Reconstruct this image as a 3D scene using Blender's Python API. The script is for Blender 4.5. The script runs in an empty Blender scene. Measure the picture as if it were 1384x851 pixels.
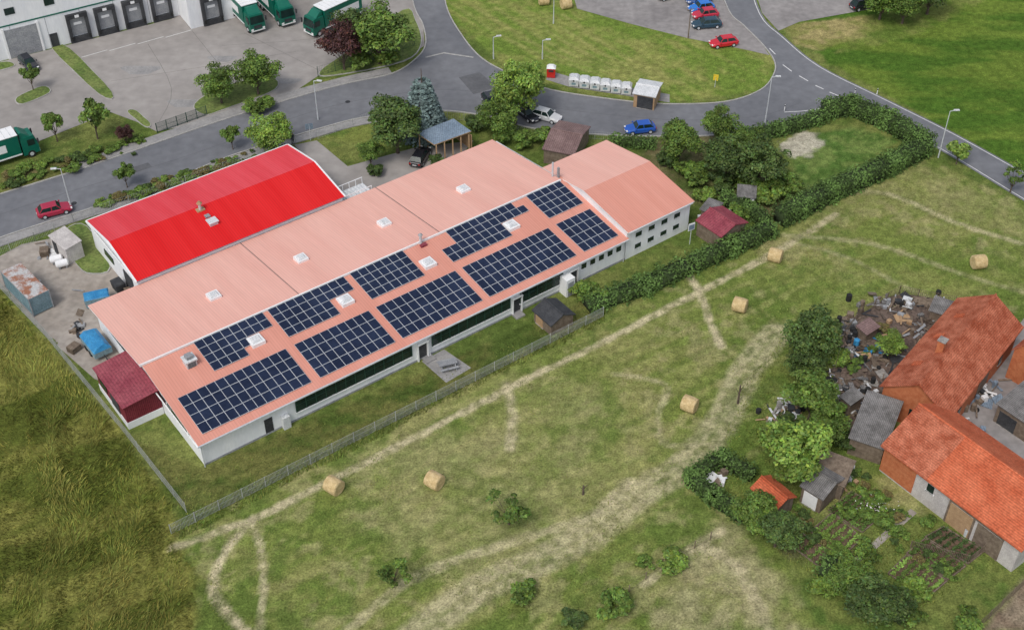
import bpy, math, random
import numpy as np
from mathutils import Vector, Matrix
random.seed(7); rng=np.random.default_rng(7)
S=bpy.context.scene
# ------------------------------------------------------------------ survey of the site (plan of the plot -> metres)
H=95.0; TH=math.radians(41.08); F=1750.0; sT=math.sin(TH); cT=math.cos(TH)
def G(x,y,z=0.0):
    u=(x-692)/F; v=(y-425.5)/F
    t=(H-z)/(sT+v*cT)
    return Vector((u*t, t*(cT-v*sT), z))
def g2(x,y,z=0.0):
    p=G(x,y,z); return (p.x,p.y)
def W(pts): return [g2(*p) for p in pts]
def smooth(pts,n=6,closed=False):
    P=[Vector((p[0],p[1])) for p in pts]; out=[]; N=len(P)
    rngi=range(N if closed else N-1)
    for i in rngi:
        if closed: p0,p1,p2,p3=P[i-1],P[i],P[(i+1)%N],P[(i+2)%N]
        else: p0,p1,p2,p3=P[max(i-1,0)],P[i],P[i+1],P[min(i+2,N-1)]
        for k in range(n):
            t=k/n
            q=0.5*((2*p1)+(p2-p0)*t+(2*p0-5*p1+4*p2-p3)*t*t+(3*p1-p0-3*p2+p3)*t**3)
            out.append((q.x,q.y))
    if not closed: out.append((P[-1].x,P[-1].y))
    return out
# ------------------------------------------------------------------ materials
def nt(m):
    m.use_nodes=True; n=m.node_tree; return n,n.nodes,n.links
def mat(name,c1,c2=None,scale=1.5,rough=.75,metal=0.0,bump=0.0,bscale=20.0,wave=None,wamt=.3,spec=.5,fine=.25,attr=None,trans=0.0,detail=3,stretch=None,lo=.35,hi=.65):
    m=bpy.data.materials.new(name); n,N,L=nt(m)
    b=N['Principled BSDF']; b.inputs['Roughness'].default_value=rough; b.inputs['Metallic'].default_value=metal
    b.inputs['Specular IOR Level'].default_value=spec
    tc=N.new('ShaderNodeTexCoord')
    if c2 is None: c2=tuple(min(1,c*1.25) for c in c1)
    src=tc.outputs['Object']
    if stretch:
        mp=N.new('ShaderNodeMapping'); mp.inputs['Scale'].default_value=stretch; L.new(src,mp.inputs['Vector']); src2=mp.outputs[0]
    else: src2=src
    no=N.new('ShaderNodeTexNoise'); no.inputs['Scale'].default_value=scale; no.inputs['Detail'].default_value=detail; no.inputs['Roughness'].default_value=.65
    L.new(src2,no.inputs['Vector'])
    cr=N.new('ShaderNodeValToRGB'); cr.color_ramp.elements[0].position=lo; cr.color_ramp.elements[1].position=hi
    cr.color_ramp.elements[0].color=(*c1,1); cr.color_ramp.elements[1].color=(*c2,1)
    L.new(no.outputs['Fac'],cr.inputs['Fac']); col=cr.outputs['Color']
    if fine>0:
        n2=N.new('ShaderNodeTexNoise'); n2.inputs['Scale'].default_value=scale*9; n2.inputs['Detail'].default_value=2
        L.new(src2,n2.inputs['Vector'])
        mr=N.new('ShaderNodeMapRange'); mr.inputs[1].default_value=.3; mr.inputs[2].default_value=.7; mr.inputs[3].default_value=1-fine; mr.inputs[4].default_value=1+fine
        L.new(n2.outputs['Fac'],mr.inputs[0])
        mx=N.new('ShaderNodeVectorMath'); mx.operation='SCALE'
        L.new(col,mx.inputs[0]); L.new(mr.outputs[0],mx.inputs['Scale']); col=mx.outputs[0]
    if attr:
        at=N.new('ShaderNodeAttribute'); at.attribute_name=attr
        mu=N.new('ShaderNodeVectorMath'); mu.operation='MULTIPLY'
        L.new(col,mu.inputs[0]); L.new(at.outputs['Color'],mu.inputs[1]); col=mu.outputs[0]
    if wave:
        wv=N.new('ShaderNodeTexWave'); wv.wave_type='BANDS'; wv.bands_direction=wave[0]; wv.inputs['Scale'].default_value=wave[1]; wv.inputs['Distortion'].default_value=0
        wv.wave_profile='SIN'
        L.new(src,wv.inputs['Vector'])
        pw=N.new('ShaderNodeMath'); pw.operation='POWER'; pw.inputs[1].default_value=wave[2] if len(wave)>2 else 1
        L.new(wv.outputs['Fac'],pw.inputs[0])
        m2=N.new('ShaderNodeMapRange'); m2.inputs[3].default_value=1; m2.inputs[4].default_value=1-wamt
        L.new(pw.outputs[0],m2.inputs[0])
        mx2=N.new('ShaderNodeVectorMath'); mx2.operation='SCALE'
        L.new(col,mx2.inputs[0]); L.new(m2.outputs[0],mx2.inputs['Scale']); col=mx2.outputs[0]
    L.new(col,b.inputs['Base Color'])
    if bump>0:
        nb=N.new('ShaderNodeTexNoise'); nb.inputs['Scale'].default_value=bscale; nb.inputs['Detail'].default_value=3
        L.new(src,nb.inputs['Vector'])
        bp=N.new('ShaderNodeBump'); bp.inputs['Strength'].default_value=bump; bp.inputs['Distance'].default_value=.1
        L.new(nb.outputs['Fac'],bp.inputs['Height']); L.new(bp.outputs[0],b.inputs['Normal'])
    if trans>0:
        tr=N.new('ShaderNodeBsdfTranslucent'); L.new(col,tr.inputs['Color'])
        ms=N.new('ShaderNodeMixShader'); ms.inputs[0].default_value=trans
        L.new(b.outputs[0],ms.inputs[1]); L.new(tr.outputs[0],ms.inputs[2]); L.new(ms.outputs[0],N['Material Output'].inputs['Surface'])
    return m
M={}
M['asphalt']=mat('asphalt',(.135,.140,.155),(.185,.190,.205),.10,.85,fine=.10,detail=5)
M['asphalt_patch']=mat('asphalt_patch',(.095,.097,.105),(.125,.127,.135),.3,.85,fine=.10)
M['asphalt2']=mat('asphalt_worn',(.22,.205,.20),(.32,.30,.29),.12,.85,fine=.14,detail=5)
M['yard']=mat('yard_concrete',(.27,.25,.235),(.36,.335,.315),.07,.85,fine=.10,detail=5)
M['joint']=mat('tar_joint',(.14,.13,.12),(.2,.19,.18),.5,.9)
M['pave']=mat('pavement_slabs',(.25,.245,.245),(.33,.32,.31),.4,.85,fine=.12)
M['gravel']=mat('gravel_yard',(.27,.235,.20),(.39,.35,.31),.12,.95,bump=.3,fine=.18,detail=5)
M['kerb']=mat('kerb_stone',(.34,.33,.31),(.44,.43,.41),1.5,.85)
M['lawn']=mat('lawn_grass',(.10,.155,.03),(.18,.22,.06),.35,.95,bump=.6,bscale=9,fine=.35)
M['dirt']=mat('bare_earth',(.07,.048,.038),(.17,.125,.10),.35,.95,bump=.6,bscale=6,fine=.4,detail=5)
M['soil']=mat('garden_soil',(.10,.062,.042),(.17,.11,.075),1.5,.95,bump=.5,fine=.3)
M['white']=mat('white_paint',(.78,.79,.80),(.84,.84,.84),.5,.6,fine=.04)
M['plaster']=mat('white_render',(.74,.76,.79),(.83,.84,.85),.5,.8,fine=.04,stretch=(1,1,.25))
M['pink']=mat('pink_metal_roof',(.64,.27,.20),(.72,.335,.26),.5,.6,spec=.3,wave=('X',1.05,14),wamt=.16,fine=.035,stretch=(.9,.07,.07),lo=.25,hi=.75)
M['pinkb']=mat('pink_metal_roof_sky_sheen',(.75,.39,.32),(.83,.48,.40),.5,.6,spec=.3,wave=('X',1.05,14),wamt=.15,fine=.035,stretch=(.9,.07,.07),lo=.25,hi=.75)  # back slopes: sky reflection painted in as a lighter pink
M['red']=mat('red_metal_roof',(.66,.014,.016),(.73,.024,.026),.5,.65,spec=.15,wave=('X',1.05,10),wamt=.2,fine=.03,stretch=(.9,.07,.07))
M['redb']=mat('red_metal_roof_sky_sheen',(.70,.045,.060),(.77,.075,.095),.5,.6,spec=.25,wave=('X',1.05,10),wamt=.18,fine=.03,stretch=(.9,.07,.07))  # paler copy of the red, glancing sky light put into its colour
M['maroon']=mat('maroon_metal',(.17,.022,.035),(.22,.035,.05),.6,.6,spec=.2,wave=('X',1.6,2),wamt=.45)
M['maroonr']=mat('maroon_roof',(.25,.05,.07),(.33,.085,.105),.5,.6,spec=.2,wave=('X',1.0,6),wamt=.3)
M['glass']=mat('dark_glass',(.010,.022,.020),(.016,.036,.032),1,.12,spec=.45,fine=0)
M['green']=mat('green_frame',(.012,.05,.035),(.02,.065,.045),1,.5)
M['pv']=mat('solar_cells',(.012,.019,.045),(.020,.031,.068),.35,.3,spec=.25,fine=.1,wave=('X',3.14,12),wamt=.2)
M['alu']=mat('aluminium',(.50,.53,.56),(.62,.64,.66),2,.5,metal=.1,fine=.05)
M['fencew']=mat('galvanised_wire',(.34,.36,.35),(.46,.47,.46),2,.6,fine=.1)
M['grey']=mat('grey_paint',(.24,.25,.27),(.32,.33,.34),1,.7)
M['dgrey']=mat('dark_grey',(.035,.037,.042),(.06,.062,.066),1,.7,spec=.3)
M['rubber']=mat('tyre_rubber',(.012,.012,.012),(.02,.02,.02),3,.9)
M['wood']=mat('weathered_wood',(.15,.11,.08),(.27,.21,.155),2,.85,wave=('X',3,1),wamt=.3)
M['woodl']=mat('light_wood',(.35,.22,.12),(.45,.30,.17),2,.8)
M['bark']=mat('bark',(.07,.052,.04),(.14,.105,.08),3,.95)
M['tile']=mat('orange_roof_tiles',(.32,.075,.035),(.56,.19,.11),.8,.85,spec=.2,bump=.5,bscale=5,fine=.3,wave=('Y',1.6,1.5),wamt=.28,detail=6)
M['tile2']=mat('new_roof_tiles',(.48,.105,.045),(.63,.175,.085),.5,.8,spec=.2,bump=.3,bscale=5,fine=.24,wave=('Y',1.6,1.5),wamt=.28,detail=6)
M['brick']=mat('orange_brick',(.46,.13,.05),(.56,.20,.085),2,.9,fine=.2,wave=('Z',4,2),wamt=.2)
M['oldpl']=mat('old_plaster',(.42,.39,.38),(.56,.53,.51),.8,.9,fine=.15)
M['eternit']=mat('fibre_cement_roof',(.14,.135,.13),(.27,.26,.255),.8,.9,wave=('X',1.8,1),wamt=.4,fine=.2)
M['brownroof']=mat('brown_roof',(.17,.105,.10),(.25,.165,.155),.6,.8,wave=('X',1.2,2),wamt=.3)
M['bluegrey']=mat('bluegrey_roof',(.17,.23,.30),(.24,.31,.39),.5,.6,wave=('X',1.2,5),wamt=.25)
M['blue']=mat('blue_tarp',(.02,.19,.42),(.05,.29,.55),1,.5,bump=.5,bscale=3)
M['rust']=mat('rusty_container_roof',(.50,.50,.50),(.33,.15,.09),.9,.8,fine=.2,detail=6,lo=.42,hi=.58)
M['contbl']=mat('container_bluegrey',(.19,.31,.36),(.29,.42,.47),.8,.7,wave=('X',2.2,1),wamt=.35)
M['hay']=mat('hay',(.50,.36,.17),(.68,.53,.29),3,.95,bump=.8,bscale=12,fine=.3)
M['truckgreen']=mat('truck_green',(.0,.11,.075),(.005,.14,.09),1,.4,fine=.03)
M['stone']=mat('stone',(.20,.19,.18),(.38,.36,.33),2,.9,fine=.25)
M['line']=mat('road_marking_paint',(.60,.60,.60),(.75,.75,.74),2,.8,fine=.1)
M['plast']=mat('grey_plastic',(.55,.57,.58),(.68,.69,.70),1,.5)
M['lampred']=mat('tail_lamp',(.35,.01,.01),(.4,.02,.02),1,.3)
M['yellow']=mat('yellow_paint',(.7,.5,.03),(.75,.55,.05),1,.6)
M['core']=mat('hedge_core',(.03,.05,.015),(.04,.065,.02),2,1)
def leafm(name,c,var=.5,trans=0.0):
    return mat(name,tuple(k*(1-var*.5) for k in c),tuple(k*(1+var*.6) for k in c),.9,.65,fine=.0,attr='tint',trans=trans,spec=.25,detail=2)
M['leaf']=leafm('leaf_green',(.092,.155,.032))
M['leafl']=leafm('leaf_light',(.175,.28,.06),trans=.18)
M['leafd']=leafm('leaf_dark',(.062,.105,.030))
M['leafr']=leafm('leaf_purple',(.065,.03,.03))
M['leafb']=leafm('needle_bluegreen',(.15,.21,.20))
M['hedgel']=leafm('hedge_leaf',(.095,.165,.04))
M['dryleaf']=leafm('dry_shrub_leaf',(.17,.15,.06))
M['grassm']=mat('meadow_grass_blades',(.115,.14,.026),(.215,.21,.058),.12,.8,fine=0,attr='tint',trans=0,spec=.15)
M['grassf']=mat('field_grass_blades',(.12,.17,.035),(.21,.235,.07),.12,.8,fine=0,attr='tint',trans=0,spec=.15)
M['flower']=mat('flower_petals',(.7,.68,.62),(.8,.78,.75),3,.7,attr='tint')
carm={}
def paint(c):
    if c not in carm:
        m=mat('car_paint_%d'%len(carm),c,tuple(min(1,k*1.08) for k in c),1,.22,fine=.0,spec=.5)
        m.node_tree.nodes['Principled BSDF'].inputs['Coat Weight'].default_value=.5
        carm[c]=m
    return carm[c]
# ------------------------------------------------------------------ builders
def link(o): S.collection.objects.link(o); return o
def empty(name,loc=(0,0,0),rz=0):
    e=bpy.data.objects.new(name,None); e.location=loc; e.rotation_euler=(0,0,rz); e.empty_display_size=.5; return link(e)
class B:
    def __init__(s): s.v=[];s.f=[];s.mi=[];s.ms=[]
    def m(s,k):
        k=M[k] if isinstance(k,str) else k
        if k not in s.ms: s.ms.append(k)
        return s.ms.index(k)
    def poly(s,pts,k):
        b=len(s.v); s.v+= [tuple(p) for p in pts]; s.f.append(tuple(range(b,b+len(pts)))); s.mi.append(s.m(k)); return s
    def hull(s,bot,top,k,ktop=None):
        b=len(s.v); n=len(bot); s.v+=[tuple(p) for p in bot]+[tuple(p) for p in top]
        mi=s.m(k)
        s.f.append(tuple(range(b+n-1,b-1,-1))); s.mi.append(mi)
        s.f.append(tuple(range(b+n,b+2*n))); s.mi.append(s.m(ktop) if ktop else mi)
        for i in range(n):
            j=(i+1)%n; s.f.append((b+i,b+j,b+n+j,b+n+i)); s.mi.append(mi)
        return s
    def box(s,x0,x1,y0,y1,z0,z1,k,ktop=None,tx=0,ty=0,rot=0,piv=None):
        bt=[(x0,y0,z0),(x1,y0,z0),(x1,y1,z0),(x0,y1,z0)]
        tp=[(x0+tx,y0+ty,z1),(x1-tx,y0+ty,z1),(x1-tx,y1-ty,z1),(x0+tx,y1-ty,z1)]
        if rot:
            cx,cy=piv or ((x0+x1)/2,(y0+y1)/2); c,q=math.cos(rot),math.sin(rot)
            r=lambda p:(cx+(p[0]-cx)*c-(p[1]-cy)*q, cy+(p[0]-cx)*q+(p[1]-cy)*c,p[2])
            bt=[r(p) for p in bt]; tp=[r(p) for p in tp]
        return s.hull(bt,tp,k,ktop)
    def cyl(s,p0,p1,r0,r1,k,n=8):
        p0=Vector(p0);p1=Vector(p1); d=(p1-p0).normalized()
        a=d.orthogonal().normalized(); c=d.cross(a)
        bt=[p0+(a*math.cos(2*math.pi*i/n)+c*math.sin(2*math.pi*i/n))*r0 for i in range(n)]
        tp=[p1+(a*math.cos(2*math.pi*i/n)+c*math.sin(2*math.pi*i/n))*r1 for i in range(n)]
        return s.hull(bt,tp,k)
    def obj(s,name,loc=(0,0,0),rz=0,parent=None,bevel=0,smooth=False):
        me=bpy.data.meshes.new(name); me.from_pydata(s.v,[],s.f)
        for q in s.ms: me.materials.append(q)
        me.polygons.foreach_set('material_index',s.mi)
        if smooth: me.polygons.foreach_set('use_smooth',[True]*len(s.f))
        me.update(); o=bpy.data.objects.new(name,me); link(o)
        o.location=loc; o.rotation_euler=(0,0,rz)
        if parent: o.parent=parent
        if bevel:
            bv=o.modifiers.new('bev','BEVEL'); bv.width=bevel; bv.segments=2; bv.limit_method='ANGLE'
        return o
def npmesh(name,V,Fq,mats,midx=None,tint=None,smooth=False):
    me=bpy.data.meshes.new(name); k=Fq.shape[1]
    me.vertices.add(len(V)); me.vertices.foreach_set('co',V.astype(np.float32).ravel())
    me.loops.add(Fq.size); me.loops.foreach_set('vertex_index',Fq.astype(np.int32).ravel())
    me.polygons.add(len(Fq)); me.polygons.foreach_set('loop_start',np.arange(0,Fq.size,k,dtype=np.int32))
    try: me.polygons.foreach_set('loop_total',np.full(len(Fq),k,dtype=np.int32))
    except Exception: pass
    for q in mats: me.materials.append(q)
    if midx is not None: me.polygons.foreach_set('material_index',midx.astype(np.int32))
    if smooth: me.polygons.foreach_set('use_smooth',np.ones(len(Fq),dtype=bool))
    if tint is not None:
        a=me.color_attributes.new('tint','FLOAT_COLOR','POINT')
        c=np.ones((len(V),4),dtype=np.float32); c[:,:3]=tint if tint.ndim==2 else tint[:,None]
        a.data.foreach_set('color',c.ravel())
    me.update(calc_edges=True); me.validate(); return me
def rsph(n):
    d=rng.normal(size=(n,3)); return d/np.linalg.norm(d,axis=1)[:,None]
def leafquads(C,Nn,size):
    n=len(C); Nn=Nn/np.linalg.norm(Nn,axis=1)[:,None]
    r=rsph(n); T=np.cross(Nn,r); T/=np.linalg.norm(T,axis=1)[:,None]+1e-9; U=np.cross(Nn,T)
    s=(size*rng.uniform(.6,1.3,n))[:,None]; w=s*.62
    V=np.stack([C-T*s*.5,C+U*w*.5+T*s*.05,C+T*s*.55,C-U*w*.5+T*s*.05],axis=1).reshape(-1,3)
    Fq=np.arange(4*n).reshape(-1,4); return V,Fq
def cylnp(p0,p1,r0,r1,n=6):
    b=B(); b.cyl(p0,p1,r0,r1,'bark',n); V=np.array(b.v); Fq=np.array([f for f in b.f if len(f)==4]); return V,Fq
def tree_mesh(name,h,r,cb,leaf,n=4200,K=26,ls=.34,kind='round',sq=1.0,gap=1.0):
    VV=[];FF=[];MI=[];TT=[];off=0
    def add(V,Fq,mi,t):
        nonlocal off
        VV.append(V);FF.append(Fq+off);MI.append(np.full(len(Fq),mi));TT.append(t);off+=len(V)
    if kind=='cone':
        V,Fq=cylnp((0,0,0),(0,0,h*.96),.22,.03); add(V,Fq,0,np.ones(len(V)))
        lay=rng.integers(0,22,n); z=cb+(h-cb)*(1-np.sqrt(1-(lay+rng.uniform(0,.35,n))/22.0*.98))
        R=r*(1-(z-cb)/(h-cb))**.85*rng.uniform(.25,1.0,n)**.5+.06
        ang=rng.uniform(0,2*np.pi,n); ang=np.round(ang*7/(2*np.pi)+lay*.37)/7*2*np.pi+rng.normal(0,.22,n)
        C=np.stack([R*np.cos(ang),R*np.sin(ang),z-R*.22+rng.normal(0,.08,n)],1)
        Nn=np.stack([np.cos(ang)*.4,np.sin(ang)*.4,np.ones(n)],1)+rng.normal(0,.45,(n,3))
        V,Fq=leafquads(C,Nn,ls); t=np.repeat(rng.uniform(.65,1.35,n),4); add(V,Fq,1,t)
    else:
        cz=(h+cb)/2; hz=(h-cb)/2
        d=rsph(K); d[:,2]=d[:,2]*.9+.1
        rad=rng.uniform(.35,.80,K)
        CC=np.stack([d[:,0]*rad*r*rng.uniform(.85,1.22,K),d[:,1]*rad*r*rng.uniform(.85,1.22,K),cz+d[:,2]*rad*hz],1)
        cr=r*rng.uniform(.16,.38,K)*gap
        V,Fq=cylnp((0,0,0),(0.05,0,cb+hz*.5),.035*h*.6+.06,.06); add(V,Fq,0,np.ones(len(V)))
        for i in range(min(K,14)):
            p0=(0.03,0,cb*(.7+.3*random.random())+hz*.2*random.random()); V,Fq=cylnp(p0,CC[i],.075,.025,5); add(V,Fq,0,np.ones(len(V)))
        ci=rng.choice(K,n,p=cr**2/np.sum(cr**2)); dd=rsph(n); dd[:,2]=np.where(dd[:,2]<-.4,-dd[:,2],dd[:,2])
        rr=rng.uniform(.55,1.15,n)
        C=CC[ci]+dd*(cr[ci]*rr)[:,None]*np.array([1,1,.8*sq])
        Nn=dd+rng.normal(0,.5,(n,3))+np.array([0,0,.35])
        V,Fq=leafquads(C,Nn,ls)
        ct=rng.uniform(.65,1.45,K)
        t1=ct[ci]*rng.uniform(.7,1.35,n); t=np.repeat(np.stack([t1*rng.uniform(.85,1.25,n),t1,t1*rng.uniform(.6,1.2,n)],1),4,axis=0); add(V,Fq,1,t)
    TT=[t if t.ndim==2 else np.repeat(t[:,None],3,1) for t in TT]
    return npmesh(name,np.concatenate(VV),np.concatenate(FF),[M['bark'],M[leaf]],np.concatenate(MI),np.concatenate(TT))
TM={}
def tmesh(kind):
    if kind not in TM:
        spec={'mid':('leaf',3),'light':('leafl',2),'dark':('leafd',3),'purple':('leafr',1)}
        if kind in spec:
            lf,k=spec[kind]; TM[kind]=[tree_mesh('tree_'+kind,10,4.4,1.4,lf,n=6500,K=40,ls=.44) for _ in range(k)]
        elif kind=='small': TM[kind]=[tree_mesh('tree_small',10,4.2,2.6,'leaf',n=2600,K=22,ls=.8) for _ in range(3)]
        elif kind=='smalll': TM[kind]=[tree_mesh('tree_small_l',10,4.2,2.4,'leafl',n=2600,K=22,ls=.8) for _ in range(2)]
        elif kind=='sparse': TM[kind]=[tree_mesh('tree_sparse',10,4.8,1.6,'leaf',n=1100,K=16,ls=.6,gap=.75) for _ in range(2)]
        elif kind=='shrub': TM[kind]=[tree_mesh('shrub_'+str(i),10,6.5,.2,l,n=1500,K=18,ls=1.35) for i,l in enumerate(['leaf','leafd','leafl','leaf','dryleaf'])]
        elif kind=='spruce': TM[kind]=[tree_mesh('spruce',10,2.9,.8,'leafb',n=6000,ls=.42,kind='cone')]
    return TM[kind]
def tree(name,px,py,h,kind='mid',wid=None,i=None):
    ms=tmesh(kind)
    if kind=='shrub' and i is not None: ms=ms[:4]
    me=ms[i%len(ms)] if i is not None else random.choice(ms)
    p=G(px,py,h*.55); o=bpy.data.objects.new(name,me); link(o); o.location=(p.x,p.y,0)
    s=h/10; base=6.0 if kind=='shrub' else (2.9 if kind=='spruce' else 4.5)
    w=(wid/base) if wid else s
    o.scale=(w,w*random.uniform(.9,1.1),s); o.rotation_euler=(0,0,random.uniform(0,6.28)); return o
def hedge(name,pts,w,h,leaf='hedgel',ls=.30,dens=36,rag=.12):
    pts=[Vector(p) for p in W(pts)]
    VV=[];FF=[];TT=[];MI=[];off=0
    for a,b in zip(pts[:-1],pts[1:]):
        d=(b-a); Ln=d.length; d.normalize(); nn=Vector((-d.y,d.x))
        hw=w/2-.18
        bb=B(); q=[a-d*(w*.3)-nn*hw,b+d*(w*.3)-nn*hw,b+d*(w*.3)+nn*hw,a-d*(w*.3)+nn*hw]
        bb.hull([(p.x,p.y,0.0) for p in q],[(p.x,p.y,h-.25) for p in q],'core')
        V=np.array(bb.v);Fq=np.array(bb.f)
        VV.append(V);FF.append(Fq+off);MI.append(np.zeros(len(Fq)));TT.append(np.ones(len(V)));off+=len(V)
        n=int((Ln+w)*(w+2*h)*dens)
        t=rng.uniform(-w*.5,Ln+w*.5,n); per=rng.uniform(-(w/2+h),(w/2+h),n)
        lump=1+rag*np.sin(t*1.9+3*np.sin(t*.37))+rag*.7*np.sin(t*4.3+1)
        y=np.clip(per,-w/2,w/2)*lump; z=np.where(np.abs(per)>w/2,h-(np.abs(per)-w/2),h)*(.9+.1*lump)
        ny=np.where(np.abs(per)>w/2,np.sign(per),0); nz=np.where(np.abs(per)>w/2,.3,1.0)
        C=np.stack([a.x+d.x*t+nn.x*y,a.y+d.y*t+nn.y*y,z],1)+rng.normal(0,.12,(n,3)); C[:,2]=np.maximum(C[:,2],.05)
        Nn=np.stack([nn.x*ny,nn.y*ny,nz],1)+rng.normal(0,.5,(n,3))
        V,Fq=leafquads(C,Nn,ls); VV.append(V);FF.append(Fq+off);off+=len(V);MI.append(np.ones(len(Fq)))
        TT.append(np.repeat(rng.uniform(.6,1.4,n)*(.85+.25*np.sin(t*1.1+2)+.2*(lump>1)),4))
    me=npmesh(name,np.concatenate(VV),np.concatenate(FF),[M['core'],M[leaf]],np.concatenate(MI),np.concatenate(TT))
    return link(bpy.data.objects.new(name,me))
def fence(name,pts,h=1.4,post=2.5,wire=.22,k='fencew',r=.035,wr=.008,rails=2,world=False):
    P=[Vector(p) for p in (pts if world else W(pts))]; b=B()
    for a,c in zip(P[:-1],P[1:]):
        d=c-a; Ln=d.length; n=max(1,round(Ln/post))
        for i in range(n+1):
            q=a+d*(i/n); b.cyl((q.x,q.y,0),(q.x,q.y,h+.05),r,r,k,5)
        for i in range(rails):
            z=h*(1-i*.9/max(1,rails-1)) if rails>1 else h
            b.cyl((a.x,a.y,z),(c.x,c.y,z),wr,wr,k,4)
        if wire:
            for i in range(int(Ln/wire)):
                q=a+d*((i+.5)*wire/Ln); b.box(q.x-wr,q.x+wr,q.y-wr,q.y+wr,.03,h,k)
    return b.obj(name)
def sheet(name,wpts,z,k):
    b=B(); b.poly([(p[0],p[1],z) for p in wpts],k); return b.obj(name)
def ribbon(name,wpts,w,z,k,thick=0):
    P=[Vector(p) for p in wpts]; Lf=[];Rt=[]
    for i,p in enumerate(P):
        d=(P[min(i+1,len(P)-1)]-P[max(i-1,0)]).normalized(); n=Vector((-d.y,d.x))*w/2
        Lf.append(p+n);Rt.append(p-n)
    b=B()
    for i in range(len(P)-1):
        q=[Rt[i],Rt[i+1],Lf[i+1],Lf[i]]
        b.poly([(v.x,v.y,z) for v in q],k)
        if thick:
            for e in ((Rt[i],Rt[i+1]),(Lf[i+1],Lf[i])):
                b.poly([(e[0].x,e[0].y,z-thick),(e[1].x,e[1].y,z-thick),(e[1].x,e[1].y,z),(e[0].x,e[0].y,z)],k)
    return b.obj(name)
def offset(wpts,d):
    P=[Vector(p) for p in wpts]; o=[]
    for i,p in enumerate(P):
        t=(P[min(i+1,len(P)-1)]-P[max(i-1,0)]).normalized(); o.append((p.x-t.y*d,p.y+t.x*d))
    return o
# ------------------------------------------------------------------ ground
def axis(lo,hi,st,far,k=26):
    c=np.arange(lo,hi+st/2,st); e=np.geomspace(3,far,k)
    return np.concatenate([lo-e[::-1],c,hi+e])
gx=axis(-92,92,.33,1400); gy=axis(56,200,.33,1500)
XX,YY=np.meshgrid(gx,gy); PX=XX.ravel(); PY=YY.ravel(); NP=len(PX)
def hsh(ix,iy,s):
    h=np.sin(ix*127.1+iy*311.7+s*74.7)*43758.5453; return h-np.floor(h)
def vn(x,y,sc,s=0):
    x=x*sc;y=y*sc; ix=np.floor(x);iy=np.floor(y); fx=x-ix;fy=y-iy
    fx=fx*fx*(3-2*fx);fy=fy*fy*(3-2*fy)
    return (hsh(ix,iy,s)*(1-fx)+hsh(ix+1,iy,s)*fx)*(1-fy)+(hsh(ix,iy+1,s)*(1-fx)+hsh(ix+1,iy+1,s)*fx)*fy
def fbm(x,y,sc,s=0,o=4):
    a=0;w=.5;t=0
    for i in range(o):
        a=a+w*vn(x,y,sc,s+i);t+=w;w*=.55;sc*=2.1
    return a/t
def segd(x,y,pl,closed):
    D=np.full(x.shape,1e9); n=len(pl); ins=np.zeros(x.shape,bool)
    for i in range(n if closed else n-1):
        ax,ay=pl[i];bx,by=pl[(i+1)%n]; dx=bx-ax;dy=by-ay; L2=dx*dx+dy*dy+1e-9
        t=np.clip(((x-ax)*dx+(y-ay)*dy)/L2,0,1); D=np.minimum(D,(x-ax-t*dx)**2+(y-ay-t*dy)**2)
        if closed:
            c=((ay>y)!=(by>y)); xi=ax+(y-ay)*dx/(dy if abs(dy)>1e-9 else 1e-9); ins^=(c&(x<xi))
    D=np.sqrt(D)
    return np.where(ins,-D,D) if closed else D
def sst(a,b,x):
    t=np.clip((x-a)/(b-a),0,1); return t*t*(3-2*t)
nA=fbm(PX,PY,.05,1);nB=fbm(PX,PY,.16,9);nC=fbm(PX,PY,.7,20);nD=fbm(PX,PY,1.7,33,2)
ca,sa=math.cos(math.radians(33)),math.sin(math.radians(33))
ua=PX*ca+PY*sa; vb=-PX*sa+PY*ca
nS=fbm(ua*.18,vb*1.5,.55,50,3)
def mixc(c,d,m): return c*(1-m[:,None])+np.array(d)*m[:,None]
col=np.tile(np.array([.160,.200,.048]),(NP,1))
col=mixc(col,(.275,.265,.10),sst(.45,.64,nB*.4+nS*.35+nA*.25)*.75)
col=mixc(col,(.10,.155,.03),sst(.49,.63,fbm(PX,PY,.11,77)*.6+nC*.4)*.75)
col=mixc(col,(.36,.32,.16),sst(.57,.70,fbm(PX,PY,.5,141,4))*.45)
def zone(px,c,c2=None,soft=.6,jit=.8,amt=1.0,ns=None):
    global col
    d=segd(PX,PY,W(px),True)+(nC-.5)*jit*2
    m=(1-sst(-soft,soft,d))*amt
    cc=np.tile(np.array(c),(NP,1))
    if c2 is not None: cc=mixc(cc,c2,sst(.4,.62,(ns if ns is not None else nB*.5+nC*.5)))
    col=col*(1-m[:,None])+cc*m[:,None]; return m
zone([(-250,420),(0,388),(125,530),(230,690),(815,425),(1040,310),(1250,212),(1384,275),(1700,420),(1700,-200),(-700,-200)],(.10,.145,.032),(.17,.195,.055),.4,.4)
zone([(232,715),(815,428),(800,400),(272,632),(180,590),(240,690)],(.070,.105,.022),(.145,.15,.045),.4,.5)
zone([(560,-20),(640,0),(800,0),(1048,70),(1048,120),(900,140),(700,105)],(.145,.215,.038),(.245,.26,.075),.5,.3,ns=nB*.3+nC*.3+fbm(PX*1.2+PY,PY*.25,.5,8)*.4)
zone([(1040,0),(1384,-30),(1700,0),(1700,350),(1384,232),(1120,85)],(.068,.135,.018),(.13,.19,.03),.5,.5,ns=fbm(PX*.4+PY*.2,PY*1.3,.2,3))
zone([(1060,35),(1180,20),(1200,38),(1110,68),(1075,60)],(.33,.28,.12),(.20,.21,.06),.5,.5)
zone([(1180,20),(1300,-20),(1330,0),(1230,50),(1130,72)],(.22,.23,.07),(.13,.18,.035),.5,.8,.6)
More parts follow.
